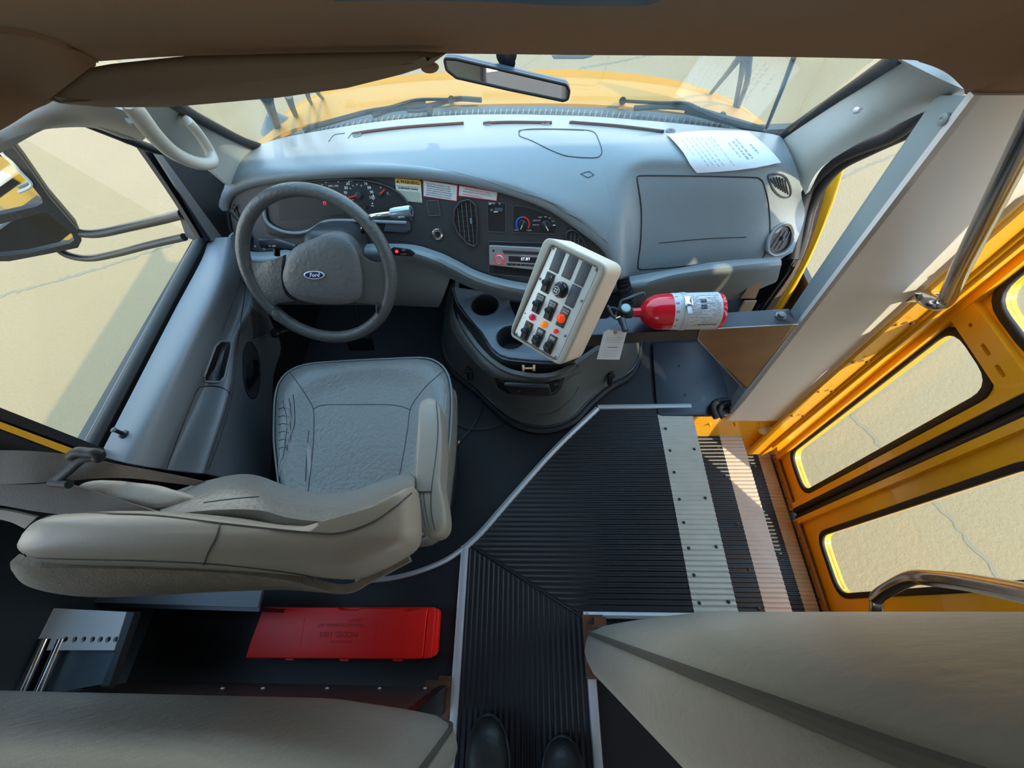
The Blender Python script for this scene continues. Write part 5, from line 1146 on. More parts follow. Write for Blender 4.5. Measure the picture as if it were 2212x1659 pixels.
# left dark vertical gap and cables
lc=thing('bowden_cable',P(1000,860,z=.02),'thin black looped cable with a pale end beside the driver seat','cable')
tube('cable',cr([P(x,y,z=.012) for x,y in ((985,842),(1005,830),(1025,836),(1038,856),(1039,880),(1033,900),(1018,925),(998,948),(990,955))],50),.0022,BLK,lc,seg=6)
tube('cable_end',[P(992,953,z=.014),P(982,966,z=.014)],.0045,mat('pale crimp',(.55,.5,.5),.4,metal=.4),lc,seg=8)
tube('cable',cr([P(x,y,z=.012) for x,y in ((985,915),(1010,925),(1040,926),(1070,920),(1095,907))],30),.002,BLK,lc,seg=6)
# ================= switch box =================
CBR=M(((.759,.36,-.541),(-.648,.492,-.582),(.056,.793,.607)))
cbu=V((CBR[0][0],CBR[1][0],CBR[2][0])); cbv=V((CBR[0][1],CBR[1][1],CBR[2][1]))
CB=Fr(V((.0549,.586,.722)),cbu,cbv)
sb=thing('switch_box',CB.w(0,-.118,-.107),'cream switch box with silver plate of black rocker switches and warning lights','switch box')
w_,h_,d_=.157,.2359,.1067
ow=rnd([(-w_/2,-h_/2),(w_/2,-h_/2),(w_/2,h_/2),(-w_/2,h_/2)],.022,7)
flat('housing',[ow],CB,d_*.8,CREAM,sb,off=-d_*.8,bev=.006)
def z2(X,Y): return (1080+X*.19288,500+Y*.19288)
pq_=[CB.uv(*z2(*q)) for q in ((600,165),(1115,415),(650,1435),(165,1145))]
pc=(sum(a for a,b in pq_)/4,sum(b for a,b in pq_)/4)
# fitted plate rectangle
pw=((V(pq_[1])-V(pq_[0])).length+(V(pq_[2])-V(pq_[3])).length)/2; ph=((V(pq_[0])-V(pq_[3])).length+(V(pq_[1])-V(pq_[2])).length)/2
print('plate',pc,pw,ph,[tuple(round(c,3) for c in q) for q in pq_])
ang=math.atan2(*(lambda d:(d[1],d[0]))((V(pq_[1])-V(pq_[0])+V(pq_[2])-V(pq_[3]))))
def cbp(X,Y): return CB.uv(*z2(X,Y))
pl_=rnd(pq_,.006)
ri=rnd(inset(pq_,-.003),.009)
if abs(ri[0][0])<abs(pl_[0][0]): ri=rnd([(pc[0]+(a-pc[0])*1.05,pc[1]+(b-pc[1])*1.03) for a,b in pq_],.008)
flat('raised_rim',[ow,ri],CB,.010,mat('grey cream rim',(.42,.40,.34),.5,bump=.1,bscale=300),sb,off=-.001,bev=.004)
plt=flat('switch_plate',[pl_],CB,.003,PLATE,sb,off=.0,bev=.0006)
e1=(V(pq_[1])-V(pq_[0])+V(pq_[2])-V(pq_[3])).normalized(); e2v=V((-e1.y,e1.x))
def CF(X,Y,n=.003):
    c=cbp(X,Y); o=CB.w(c[0],c[1],n); return Fr(o,CB.u*e1.x+CB.v*e1.y,CB.u*e2v.x+CB.v*e2v.y)
RW,RH=.0205,.0440
GREY=mat('slate grey blank',(.075,.095,.11),.45); FR=mat('rocker frame',(.055,.06,.065),.45); RK=mat('black rocker',(.02,.024,.03),.28)
for X,Y in ((650,335),(790,405),(935,480),(825,725)):
    rbox('blank_plate',CF(X,Y),0,0,0,RW*1.12,RH*1.05,.0018,.0008,GREY,sb,seg=2)
def rocker(X,Y,txt=None,kind=0):
    f_=CF(X,Y); t=rbox('rocker_frame',f_,0,0,0,RW,RH,.003,.001,FR,sb,seg=2)
    bm=bmesh.new(); prof=[(-.017,0),(-.017,.0045),(-.004,.0060),(.0005,.0150),(.006,.0165),(.008,.013),(.008,0)]; hw=.0062
    vs=[bm.verts.new(f_.w(s*hw,y-.002,n+.003)) for s in (-1,1) for y,n in prof]; N=len(prof)
    bm.faces.new(vs[:N]); bm.faces.new(vs[N:][::-1])
    for i in range(N): bm.faces.new((vs[i],vs[(i+1)%N],vs[N+(i+1)%N],vs[N+i]))
    bmesh.ops.bevel(bm,geom=list(bm.edges),offset=.0009,segments=2,affect='EDGES'); bmo('rocker',bm,RK,t,'s')
    if kind==1:
        rbox('symbol_window',f_,0,.0155,.003,.014,.009,.0008,.0003,BLK,t); 
        for dx,c in ((.001,(.25,.18,.03)),(.005,(.55,.5,.25))): rbox('symbol_bar',f_,dx,.0155,.0038,.0018,.006,.0005,.0002,mat('symbol %d'%int(dx*1000),c,.4),t)
    elif kind==2:
        rbox('rocker_cap',f_,-.001,-.007,.008,.017,.012,.008,.004,mat('dark putty',(.03,.035,.04),.3,bump=1.5,bscale=150),t)
        rbox('legend_window',f_,0,.0155,.003,.013,.007,.0008,.0003,mat('legend grey',(.38,.40,.42),.5),t)
    if txt:
        for i,s_ in enumerate(txt): text(s_,f_,0,.0175-i*.0058,.0032,.0062,WHITE,t)
rocker(545,575,None,1); rocker(440,808,('DOME','LIGHT')); rocker(575,885,('REAR','HEAT')); rocker(310,1110,None,1); rocker(443,1185,None,2); rocker(575,1262,None,2)
fo=CF(715,960); t=rbox('door_open_frame',fo,0,0,0,RW,RH,.003,.001,FR,sb,seg=2)
for i,s_ in enumerate(('DOOR','OPEN')): text(s_,fo,0,.0175-i*.0058,.0032,.0062,WHITE,t)
def dm(nm,X,Y,r,c,par=sb,n=.003):
    f_=CF(X,Y,n); m=mat(nm+' plastic',c,.2,emit=c,es=.25)
    o=lathe(nm,[(r*1.12,0),(r*1.12,.002),(r,.003),(r*.92,.006),(r*.6,.0085),(0,.0095)],f_,m,par,seg=20)
dm('red_orange_lamp',702,970,.0092,(.85,.06,.01),t,.006); dm('crimson_lamp',373,960,.0068,(.45,.01,.05)); dm('amber_lamp',505,1040,.0072,(.9,.25,.01)); dm('small_red_lamp',638,1116,.0050,(.65,.03,.02))
fk=CF(690,655); kb_=lathe('fan_knob_skirt',[(.0175,0),(.0175,.0025),(.0155,.004),(0,.004)],fk,BLK,sb,seg=32)
kd2=(CAM-fk.o).normalized(); lathe('fan_knob',[(.0120,.004),(.0105,.020),(.0095,.022),(0,.022)],fk,RK,kb_,seg=24)
lathe('knob_cap_ring',[(.0078,.022),(.0088,.022),(.0086,.0226),(.0078,.0226)],fk,WHITE,kb_,seg=24)
for dx,dy in ((-1,-1),(1,-1),(-1,1),(1,1)): flat('fan_symbol',[ell(.0018,.0018,10,dx*.0025,dy*.0025)],fk,.0005,WHITE,kb_,off=.0221)
text('HI',fk,-.004,.0145,.0043,.005,WHITE,kb_); text('MED',fk,.007,.0125,.0043,.0045,WHITE,kb_,ang=-.6); text('LOW',fk,.004,-.0148,.0043,.0045,WHITE,kb_); text('OFF',fk,-.006,-.0138,.0043,.004,WHITE,kb_)
for X,Y in ((600,190),(455,530),(190,1145),(1085,432),(922,778),(738,1168),(628,1403)):
    lathe('plate_screw',[(.0032,0),(.003,.0015),(.0012,.0018),(0,.001)],CF(X,Y),mat('dull screw',(.2,.2,.2),.35,metal=.8),plt,seg=10)
lathe('plate_hole',[(.0018,0),(.0016,.0003),(0,.0003)],CF(290,915),BLK,plt,seg=8)
for px,py in ((1283,541),(1310,660),(1282,716),(1199,790)):
    q=CB.uv(px,py); 
tube('mounting_stem',[CB.w(.02,-.05,-.085),V((.20,.83,.45))],.018,BLK,sb)
# corrugated conduits
def conduit(pts,r,label,m=BLKM):
    c=cr(pts,110); t=tube('corrugated_conduit',c,r,m,rs=[r*(1.0+.13*math.sin(i*1.9)) for i in range(110)],seg=12,label=label,cat='conduit'); return t
conduit([P(1345,600,y=.80),P(1350,625,y=.78),P(1360,650,y=.77),P(1352,680,y=.76)],.017,'black corrugated conduit dropping from the dashboard behind the switch box')
conduit([P(1285,735,z=.50),P(1305,705,z=.52),P(1330,690,z=.50),P(1360,690,z=.48)],.012,'grey corrugated conduit running from the switch box to the bracket',mat('grey conduit',(.10,.10,.10),.45))
# ================= bracket and fire extinguisher =================
BK=mat('blue black bracket steel',(.03,.035,.055),.3,bump=.1,bscale=200,var=.15)
BRZ=mat('scuffed bronze plate',(.22,.165,.12),.3,metal=.5,bump=.1,bscale=60,var=.35,vscale=14)
xk=P(1568,909,y=YP).x
zb=.57
bt=Fr((0,.6,zb),(1,0,0),(0,1,0))
bq=[(1270,700),(1300,690),(1500,680),(1704,667),(1723,700),(1510,713),(1270,742)]
bkt=thing('mounting_bracket',P(1500,695,z=zb),'dark steel bracket with bronze corner plate carrying the extinguisher','bracket')
fq=[(1270,690),(1560,676),(1704,667),(1723,699),(1512,712),(1270,724)]
L3=[P(x,y,z=zb) for x,y in fq]
mesh('top_shelf',L3+[p-V((0,0,.004)) for p in L3],[(0,1,2,3,4,5),(11,10,9,8,7,6)]+[(i,(i+1)%6,6+(i+1)%6,6+i) for i in range(6)],BK,bkt)
A_,B_=P(1512,712,z=zb),P(1270,724,z=zb)
A2=P(1506,731,y=A_.y); B2=P(1270,748,y=B_.y)
mesh('front_flange',[A_,B_,B2,A2,A_+V((0,.004,0)),B_+V((0,.004,0)),B2+V((0,.004,0)),A2+V((0,.004,0))],[(0,1,2,3),(7,6,5,4),(0,4,5,1),(1,5,6,2),(2,6,7,3),(3,7,4,0)],mat('brown black flange',(.05,.042,.04),.35,var=.2),bkt)
T0,T1_=P(1723,700,z=zb),A_
# gusset: plane through A_,T0 and a point below on the partition flange
Tb=P(1615,838,x=T0.x-.002); Tb2=P(1603,836,x=T0.x-.008); A3=P(1507,733,y=A_.y-.002)
gn=(T0-T1_).cross(Tb-T1_).normalized()
gq=[T1_,T0,Tb,Tb2,A3]
mesh('corner_plate',gq+[p+gn*.004 for p in gq],[(0,1,2,3,4),(9,8,7,6,5)]+[(i,(i+1)%5,5+(i+1)%5,5+i) for i in range(5)],BRZ,bkt)
tube('plate_edge',gq+[gq[0]],.0018,mat('worn silver edge',(.4,.36,.33),.4,metal=.6),bkt,seg=6)
lathe('bolt',[(.014,0),(.014,.002),(.009,.002),(.009,.009),(0,.009)],Fr(P(1686,683,z=zb),(1,0,0),(0,1,0)),mat('dull screw',(.2,.2,.2),.35,metal=.8),bkt,seg=6)
tube('support_post',[P(1370,700,z=zb-.02),P(1375,690,z=.3)],.012,BLK,bkt)
# extinguisher lying on the bracket: axis from neck to base
ez=zb+.050
ea=P(1378,672,z=ez); eb=P(1556,671,z=ez); ea=P(1366,675,z=ez)
ed=(eb-ea).normalized(); EF=Fr(ea,V((0,0,1)).cross(ed).normalized(),ed.cross(V((0,0,1)).cross(ed)))
if EF.n.dot(ed)<0: EF=Fr(ea,-EF.u,EF.v)
EL=(eb-ea).length; er=.0435
ext=thing('fire_extinguisher',(ea+eb)/2-V((0,0,er)),'red fire extinguisher with white label lying on the dark bracket','fire extinguisher')
lathe('cylinder',[(0,-.002),(.011,0),(.012,.018),(.022,.024),(.034,.036),(.041,.052),(er,.068),(er,EL-.010),(er*.95,EL-.002),(er*.8,EL),(0,EL)],EF,RED,ext,seg=48)
l0_=.088
LBL=mat('pale label',(.62,.64,.66),.35)
lathe('label_band',[(er+.0002,l0_),(er+.0008,l0_+.0005),(er+.0008,EL-.013),(er+.0002,EL-.0125)],EF,LBL,ext,seg=48)
up=V((0,0,1)); upn=(up-ed*up.dot(ed)).normalized(); vw=(CAM-ea); vw=(vw-ed*vw.dot(ed)).normalized(); sd=ed.cross(vw)
def cyl(s,a,r=er+.0013):   # s along axis, a = angle from the viewing side
    return ea+ed*s+(vw*math.cos(a)+sd*math.sin(a))*r
sgn=1 if sd.y>0 else -1
def cylquad(s0,s1,a0,a1,vs,fs,n=4):
    for i in range(n):
        aa,ab=a0+(a1-a0)*i/n,a0+(a1-a0)*(i+1)/n; k=len(vs); vs+=[cyl(s0,aa),cyl(s1,aa),cyl(s1,ab),cyl(s0,ab)]; fs.append((k,k+1,k+2,k+3))
rr=random.Random(9); vs=[];fs=[]
for a in [x*.085-.95 for x in range(22)]:
    s=EL-.085
    while s<EL-.02:
        e=min(s+rr.uniform(.004,.014),EL-.018)
        if rr.random()<.62: cylquad(s,e,a,a+.03,vs,fs,1)
        s=e+.002
mesh('label_print',vs,fs,mat('grey print2',(.32,.33,.36),.6),ext)
vs=[];fs=[]
for a in [x*.07+.15*0-.9 for x in range(24)]:
    s=l0_+.055
    while s<EL-.09:
        e=min(s+rr.uniform(.003,.01),EL-.088)
        if rr.random()<.45: cylquad(s,e,a,a+.022,vs,fs,1)
        s=e+.0015
mesh('label_print',vs,fs,mat('pinkish grey print',(.42,.30,.32),.6),ext)
vs=[];fs=[]; 
for a in (.55*sgn,.22*sgn): cylquad(l0_+.058,l0_+.072,a-.12,a+.12,vs,fs)
mesh('black_pictogram',vs,fs,DPRINT,ext)
vs=[];fs=[]; cylquad(EL-.066,EL-.022,-.78*sgn-.02,-.78*sgn+.03,vs,fs); mesh('black_line_of_text',vs,fs,DPRINT,ext)
vs=[];fs=[]; cylquad(EL-.055,EL-.032,.42*sgn-.03,.42*sgn+.03,vs,fs); mesh('label_heading',vs,fs,mat('grey print2',(.32,.33,.36),.6),ext)
vs=[];fs=[]; cylquad(l0_+.002,l0_+.010,-.9,.9,vs,fs); mesh('label_side_text',vs,fs,mat('red pink print',(.55,.22,.24),.6),ext)
# metal band with clamp
bs_=l0_+.028
lathe('metal_band',[(er+.0012,bs_-.006),(er+.0022,bs_-.006),(er+.0022,bs_+.006),(er+.0012,bs_+.006)],EF,ALU,ext,seg=48)
bf=Fr(cyl(bs_,.45*sgn,er+.002),ed,(cyl(bs_,.5*sgn)-cyl(bs_,.4*sgn)).normalized()*(1)); 
if bf.n.dot(vw)<0: bf=Fr(bf.o,bf.u,-bf.v)
rbox('clamp_latch',bf,0,0,0,.018,.028,.007,.002,CHR,ext); rbox('latch_lever',bf,0,-.022,.003,.010,.020,.004,.0015,ALU,ext)
tube('latch_wire',[bf.w(-.008,.016,.004),bf.w(-.007,-.012,.010),bf.w(.007,-.012,.010),bf.w(.008,.016,.004)],.0012,CHR,ext,seg=6)
# valve, gauge, levers, hose nozzle
VB=mat('blue black valve',(.04,.055,.065),.35)
lathe('valve_collar',[(.012,-.016),(.014,-.014),(.014,-.002),(.011,0),(0,0),(0,-.016)],EF,VB,ext,seg=20)
vz=ea-ed*.022
rbox('valve_body',Fr(vz-upn*.012,ed,upn.cross(ed)),0,0,0,.030,.024,.034,.006,VB,ext)
gf=Fr(vz+upn*.018+V((0,-.006,0)),V((1,0,0)),V((0,.8,.2))); lathe('pressure_gauge',[(.014,0),(.0155,.003),(.015,.008),(.013,.010),(.0125,.009),(0,.009)],gf,BLK,ext,seg=28); lathe('gauge_face',[(0,.0095),(.0115,.0095),(.010,.012),(0,.013)],gf,mat('gauge glass',(.35,.48,.52),.15),ext,seg=24)
lv=[P(1338,672,z=ez+.02),P(1341,652,z=ez+.03),P(1352,646,z=ez+.035),P(1372,638,z=ez+.035),P(1389,633,z=ez+.035),P(1391,638,z=ez+.03)]
tube('carry_lever',cr(lv,20),.0035,VB,ext,seg=8)
tube('squeeze_handle',cr([P(1340,690,z=ez),P(1325,684,z=ez+.015),P(1318,672,z=ez+.02),P(1312,660,z=ez+.025)],16),.0038,VB,ext,seg=8)
tube('squeeze_handle',cr([P(1338,670,z=ez+.02),P(1325,665,z=ez+.02),P(1314,666,z=ez+.02)],12),.003,VB,ext,seg=8)
tube('safety_pin',[P(1330,688,z=ez+.02),P(1340,684,z=ez+.02)],.002,mat('brass latch',(.45,.35,.2),.3,metal=.9),ext,seg=6)
tube('nozzle',[P(1342,690,z=ez+.01),P(1348,705,z=ez+.008),P(1351,715,z=ez+.006)],.009,VB,ext,rs=[.009,.007,.0075],seg=14)
# hanging inspection tag
tf3=Fr(P(1325,745,z=zb+.02),(1,.08,0),(0,.75,.55))
tg=thing('inspection_tag',tf3.p(1330,716),'pale card tag with a reddish eyelet hanging from the extinguisher valve','tag')
tq=[(1313,712),(1354,716),(1338,777),(1289,776),(1304,718)]
flat('card',[[tf3.uv(*q) for q in tq],ell(.0022,.0022,10,*tf3.uv(1329,717))],tf3,.0012,mat('pinkish card',(.66,.60,.56),.8,var=.04),tg)
cen=tf3.uv(1329,717); flat('eyelet',[ell(.0048,.0048,18,*cen),ell(.0024,.0024,12,*cen)],tf3,.0008,mat('terracotta eyelet',(.5,.18,.10),.6),tg,off=.0012)
tube('tag_wire',cr([tf3.p(1329,717,.002),P(1326,704,z=ez),P(1334,694,z=ez+.01),P(1338,700,z=ez)],14),.0008,ALU,tg,seg=5)
def idt(x,y): return (x,y)
pm_=mat('faint grey print',(.42,.40,.40),.7)
for k,(y,a,b) in enumerate(((729,1310,1346),(734,1308,1343),(739,1308,1340),(750,1312,1334),(757,1305,1335),(763,1302,1332),(769,1300,1330))):
    textlines(tg,tf3,idt,(a,a),(y-2.2,y+2.2),(b,b),(y-1.8,y+2.6),1,pm_ if k!=3 else DPRINT,th=.3,seed=k,off=.0015)
# ================= driver seat =================
ds=thing('driver_seat',(-.46,.35,0),'worn grey vinyl driver seat with torn left bolster and one arm rest','seat')
sx=-.468; 
ZS=.46
sp=[(590,860),(598,820),(622,795),(660,783),(760,776),(850,772),(925,769),(950,780),(970,805),(976,860),(972,940),(962,1020),(950,1100),(930,1170),(700,1170),(612,1120),(598,1040),(588,950)]
SFz=Fr((sx,.4,ZS),(1,0,0),(0,1,0))
lp_=rnd([SFz.uv(*q) for q in sp],.03,3)
lp_=resamp([(a,b) for a,b in lp_],96)
def cushion(name,loop,fr,prof,m,parent,c=None,top_fn=None):
    c=c or (sum(a for a,b in loop)/len(loop),sum(b for a,b in loop)/len(loop)); vs=[];fs=[];L=len(loop)
    hx=(max(a for a,b in loop)-min(a for a,b in loop))/2; hy=(max(b for a,b in loop)-min(b for a,b in loop))/2
    for s,z_ in prof:
        for a,b in loop:
            an=math.atan2((b-c[1])/hy,(a-c[0])/hx); k_=max(0,1-s)**.5*(1 if s<.93 else 0); ea,eb_=c[0]+hx*.97*math.cos(an),c[1]+hy*.97*math.sin(an)
            a_,b_=a+(ea-a)*k_,b+(eb_-b)*k_
            x=c[0]+(a_-c[0])*s; y=c[1]+(b_-c[1])*s; vs.append(fr.w(x,y,z_+(top_fn(x,y,s) if top_fn and z_>-.03 else 0)))
    for r in range(len(prof)-1):
        for i in range(L): fs.append((r*L+i,r*L+(i+1)%L,(r+1)*L+(i+1)%L,(r+1)*L+i))
    fs.append(tuple(range(L-1,-1,-1))); o=(len(prof)-1)*L; vs.append(fr.w(c[0],c[1],prof[-1][1]+(top_fn(c[0],c[1],0) if top_fn else 0))); k=len(vs)-1
    for i in range(L): fs.append((o+i,o+(i+1)%L,k))
    return mesh(name,vs,fs,m,parent,'all')
def stop(x,y,s): return -.022*max(0,1-s*1.35)**.5 if s<.74 else 0
cprof=[(.90,-.13),(.985,-.12),(1.0,-.09),(1.0,-.03),(.985,-.008),(.95,.006),(.90,.012),(.84,.012),(.78,.008),(.70,.0),(.6,-.004),(.45,-.006),(.3,-.008),(.15,-.008)]
cush=cushion('seat_cushion',lp_,SFz,cprof,SEATV,ds)
def sl(px,py,dz=0): return SFz.p(px,py,dz)
tube('cushion_piping',[SFz.w(a*1+0,b,-.006) for a,b in lp_],.0028,mat('seat piping',(.20,.22,.23),.45),ds,seg=8,closed=True)
SCU=Surf(cush)
def seam(L,dz=.004,r=.0011,m=THREAD,par=cush,nm='seam'):
    q=cr([V((x,y,0)) for x,y in L],40); return tube(nm,[SCU.at(p.x,p.y,.0003) for p in q],r,m,par,seg=6)
seam([(625,803),(645,830),(665,860),(677,885),(678,930),(675,980),(668,1040),(662,1090)],.006)
seam([(960,800),(925,830),(900,860),(886,885),(880,930),(870,990),(858,1050)],.006)
seam([(677,883),(700,875),(760,874),(830,874),(862,877),(886,885)],.000)
tube('stitching',[SCU.at(x,y,.0004) for x,y in ((964,820),(963,860),(960,900),(957,940),(953,980),(950,1020))],.0012,mat('pale stitch',(.28,.30,.31),.6),cush,seg=5)
# tears on the left bolster
rt=random.Random(2)
LIN=mat('exposed pale lining',(.34,.32,.31),.9,bump=1,bscale=300)
for k in range(7):
    x=612+k*3.4+rt.uniform(-1,1); y=842+rt.uniform(-5,25); pts=[]
    for j in range(9): pts.append((x+rt.uniform(-1.6,1.6)+6*math.sin(j*.45)-k*.2*j*.3,y+j*(16-k*.6)))
    seam(pts,.0145,.0009+.0004*rt.random(),LIN if k%3 else THREAD,nm='tear')
for k in range(6):
    y=882+k*17; seam([(601+k*.3,y+2),(612,y-1),(624,y+2)],.0135,.0010,THREAD,nm='tear')
seam([(607,970),(606,990),(603,1005),(604,1030)],.012,.002,LIN,nm='tear'); seam([(624,968),(616,990),(607,1010),(604,1030)],.013,.0012,LIN,nm='tear')
patch('torn_hole',SCU,[(665,955),(672,970),(673,1000),(668,1035),(664,1000),(663,975)],LIN,cush,.0015)
seam([(667,930),(665,955),(662,1000),(660,1040)],.010,.0012,THREAD,nm='tear')
# seat side lining and base
lpo=[(a*1.02,b*1.01) for a,b in lp_]
cushion('seat_base',[(a*.96,b*.95) for a,b in lp_],SFz,[(.8,-.42),(.85,-.30),(.98,-.20),(1.0,-.125),(.9,-.12)],BLK,ds)
sp2=[(974,838),(984,850),(986,900),(983,960),(978,1020),(975,1060),(968,1110),(960,1130)]
loft('side_lining',[[P(x-9,y,z=.40) for x,y in sp2],[P(x,y,z=.33) for x,y in sp2],[P(x+2,y,z=.27) for x,y in sp2]],FOAM,ds,nu=24,th=.006)
# backrest: closed ring sections going down
ZB=.82
def ring(L,z): return [P(x,y,z=z) for x,y in L]
top=[(60,1152),(85,1128),(130,1112),(220,1106),(330,1106),(470,1118),(600,1140),(700,1145),(760,1138),(820,1110),(870,1075),(896,1055),(902,1100),(900,1150),(870,1200),(800,1236),(742,1262),(640,1254),(480,1246),(300,1240),(160,1232),(80,1218),(48,1190)]
n=len(top)
rows=[]
top=[(60,1158),(85,1132),(130,1114),(220,1106),(330,1104),(470,1114),(600,1134),(700,1140),(760,1134),(820,1108),(868,1074),(892,1052),(900,1078),(903,1120),(903,1160),(890,1186),(850,1212),(790,1240),(742,1250),(640,1242),(480,1230),(300,1222),(160,1218),(80,1212),(48,1190)]
n=len(top); r_top=ring(top,ZB); c0v=sum(r_top,V((0,0,0)))/n
def rr_(k,dz,dy=0,sx=None):
    return [V((c0v.x+(p.x-c0v.x)*(sx or k),c0v.y+(p.y-c0v.y)*k+dy,p.z+dz)) for p in r_top]
# sections from below up; the back leans: lower sections sit further forward
def rx(k,dz,dy,sx):
    q=rr_(k,dz,dy,sx); xr=P(897,1100,z=ZB+dz).x-.004; m_=max(p.x for p in q); return [p+V((xr-m_,0,0)) for p in q]
secs=[rx(.7,-.40,.13,.80),rx(.85,-.34,.12,.82),rx(.92,-.25,.09,.86),rx(.96,-.15,.05,.92),rx(1.0,-.07,.015,.97),rr_(1.0,-.02,.0),r_top,rr_(.90,.016,0,.97),rr_(.72,.028,0,.92),rr_(.45,.034,0,.8),rr_(.15,.036,0,.5)]
secs=[cr(s_+[s_[0]],100)[:-1] for s_ in secs]
def rings(name,secs,m,parent,cap=True):
    L=len(secs[0]); vs=[p for s_ in secs for p in s_]; fs=[]
    for r in range(len(secs)-1):
        for i in range(L): fs.append((r*L+i,r*L+(i+1)%L,(r+1)*L+(i+1)%L,(r+1)*L+i))
    if cap: fs+=[tuple(range(L-1,-1,-1)),tuple((len(secs)-1)*L+i for i in range(L))]
    return mesh(name,vs,fs,m,parent,'all')
SB=rings('backrest',secs,SEATS,ds)
sB=lambda L,lift=.002:[P(x,y,z=ZB)+V((0,0,lift)) for x,y in L]
# front lumbar bulge seen past the top
fb=ring([(345,1096),(420,1068),(500,1050),(560,1056),(620,1082),(690,1092),(760,1086),(820,1064),(880,1046),(896,1052)],.74)
fb2=ring([(360,1112),(430,1104),(510,1100),(570,1104),(620,1118),(690,1126),(760,1120),(820,1098),(872,1072),(892,1056)],.785)
fb3=ring([(380,1060),(440,1040),(510,1025),(560,1028),(620,1050),(690,1066),(760,1060),(820,1040),(880,1022),(896,1030)],.62)
loft('backrest_front',[fb2,fb,fb3],SEATV,ds,nu=40,nv=16,th=.02)
SBK=Surf(SB,bpy.data.objects['backrest_front'])
def bseam(L,r=.0012,n=40): q=cr([V((x,y,0)) for x,y in L],n); return tube('back_seam',[SBK.at(p.x,p.y,.0003) for p in q],r,THREAD,SB,seg=6)
bseam([(85,1112),(150,1107),(250,1110),(340,1114),(475,1130),(600,1144),(680,1151),(735,1151),(800,1130),(850,1098),(889,1065)],.0012,80)
bseam([(476,1131),(468,1160),(452,1190),(440,1220)])
bseam([(440,1086),(500,1078),(560,1073)],.0009,12)
bseam([(48,1200),(90,1206),(200,1209),(330,1212),(480,1220),(620,1236),(735,1256)],.0010,60)
# carpeted rear, below the roll
ct=[(42,1196),(90,1210),(200,1213),(330,1216),(480,1222),(620,1236),(740,1262),(800,1238),(880,1196)]
cb2=[(42,1222),(70,1252),(140,1270),(230,1276),(330,1272),(480,1264),(620,1260),(742,1266),(800,1242),(884,1198)]
loft('carpet_rear',[[P(x,y,z=.80) for x,y in ct],[P(x,y-1,z=.76) for x,y in ((40,1206),(85,1232),(170,1244),(240,1250),(330,1250),(480,1246),(620,1250),(742,1268),(800,1244),(884,1200))],[P(x,y,z=.68) for x,y in cb2]],CARP,ds,nu=50,nv=14,th=.01)
# arm rest on the right
ar=[(903,862),(920,852),(938,854),(950,870),(954,920),(952,980),(950,1040),(962,1100),(964,1145),(950,1158),(925,1160),(905,1150),(898,1110),(896,1050),(897,980),(900,920)]
AZ=.64; AF=Fr((0,.3,AZ),(1,0,0),(0,1,0)); al_=rnd([AF.uv(*q) for q in ar],.015,3)
arm=thing('x',(0,0,0),'x','x'); bpy.data.objects.remove(arm)
armo=cushion('arm_rest',resamp(al_,80),AF,[(.85,-.075),(.97,-.068),(1.0,-.055),(1.0,-.012),(.96,-.003),(.88,0),(.6,.002),(.3,.003)],SEATS,ds)
tube('arm_seam',cr([AF.p(x,y,.0025) for x,y in ((943,868),(947,920),(943,980),(936,1030),(932,1070),(933,1110),(940,1145))],30),.0011,THREAD,armo,seg=5)
tube('arm_seam',cr([AF.p(x,y,.0035) for x,y in ((897,1062),(915,1063),(934,1062))],8),.0013,THREAD,armo,seg=5)
for dx in (0,8): tube('arm_seam',cr([AF.p(x+dx,y,.0035) for x,y in ((908,1065),(912,1100),(920,1140))],10),.0010,THREAD,armo,seg=5)
tube('arm_pivot',[AF.p(910,1110,-.04),AF.p(860,1110,-.06)],.02,BLK,ds)
# left arm rest behind the belt
ll=[(150,1052),(165,1040),(200,1034),(260,1036),(330,1046),(390,1060),(425,1075),(400,1090),(330,1098),(250,1085),(180,1068)]
LF=Fr((0,.2,.76),(1,0,0),(0,1,0))
cushion('arm_rest',resamp([LF.uv(*q) for q in ll],60),LF,[(.85,-.06),(1,-.05),(1.0,-.015),(.94,-.003),(.8,0),(.4,.002)],mat('beige arm rest vinyl',(.36,.33,.28),.5,bump=.2,bscale=180),ds)
# ================= seat belt =================
bl_=thing('seat_belt',P(200,1010,z=.85),'brown seat belt webbing crossing behind the driver door through a black guide','seat belt')
loft('webbing',[[P(-60,972,z=.82),P(60,974,z=.82),P(160,984,z=.80),P(250,1002,z=.78),P(360,1022,z=.70),P(480,1048,z=.60)],[P(-60,1048,z=.80),P(60,1044,z=.80),P(130,1040,z=.79),P(250,1032,z=.77),P(360,1042,z=.69),P(484,1056,z=.59)]],WEB,bl_,nu=30,nv=6,th=.003)
loft('webbing',[[P(-60,1046,z=.775),P(60,1046,z=.775),P(140,1044,z=.775),P(210,1062,z=.77),P(280,1085,z=.77),P(345,1104,z=.77)],[P(-60,1085,z=.76),P(0,1090,z=.76),P(80,1104,z=.76),P(150,1112,z=.76),P(220,1112,z=.76),P(330,1108,z=.76)]],mat('darker belt webbing',(.12,.10,.085),.8,bump=.5,bscale=350),bl_,nu=30,nv=6,th=.003)
tube('belt_guide',cr([P(118,1040,z=.80),P(150,1015,z=.81),P(180,990,z=.82),P(210,985,z=.82)],14),.009,BLKM,bl_,squash=.6)
tube('belt_guide',cr([P(155,985,z=.82),P(168,976,z=.83),P(190,978,z=.83),P(213,980,z=.83),P(212,990,z=.82)],14),.008,BLKM,bl_)
tube('belt_guide',[P(112,1042,z=.80),P(150,1046,z=.80)],.007,BLKM,bl_)
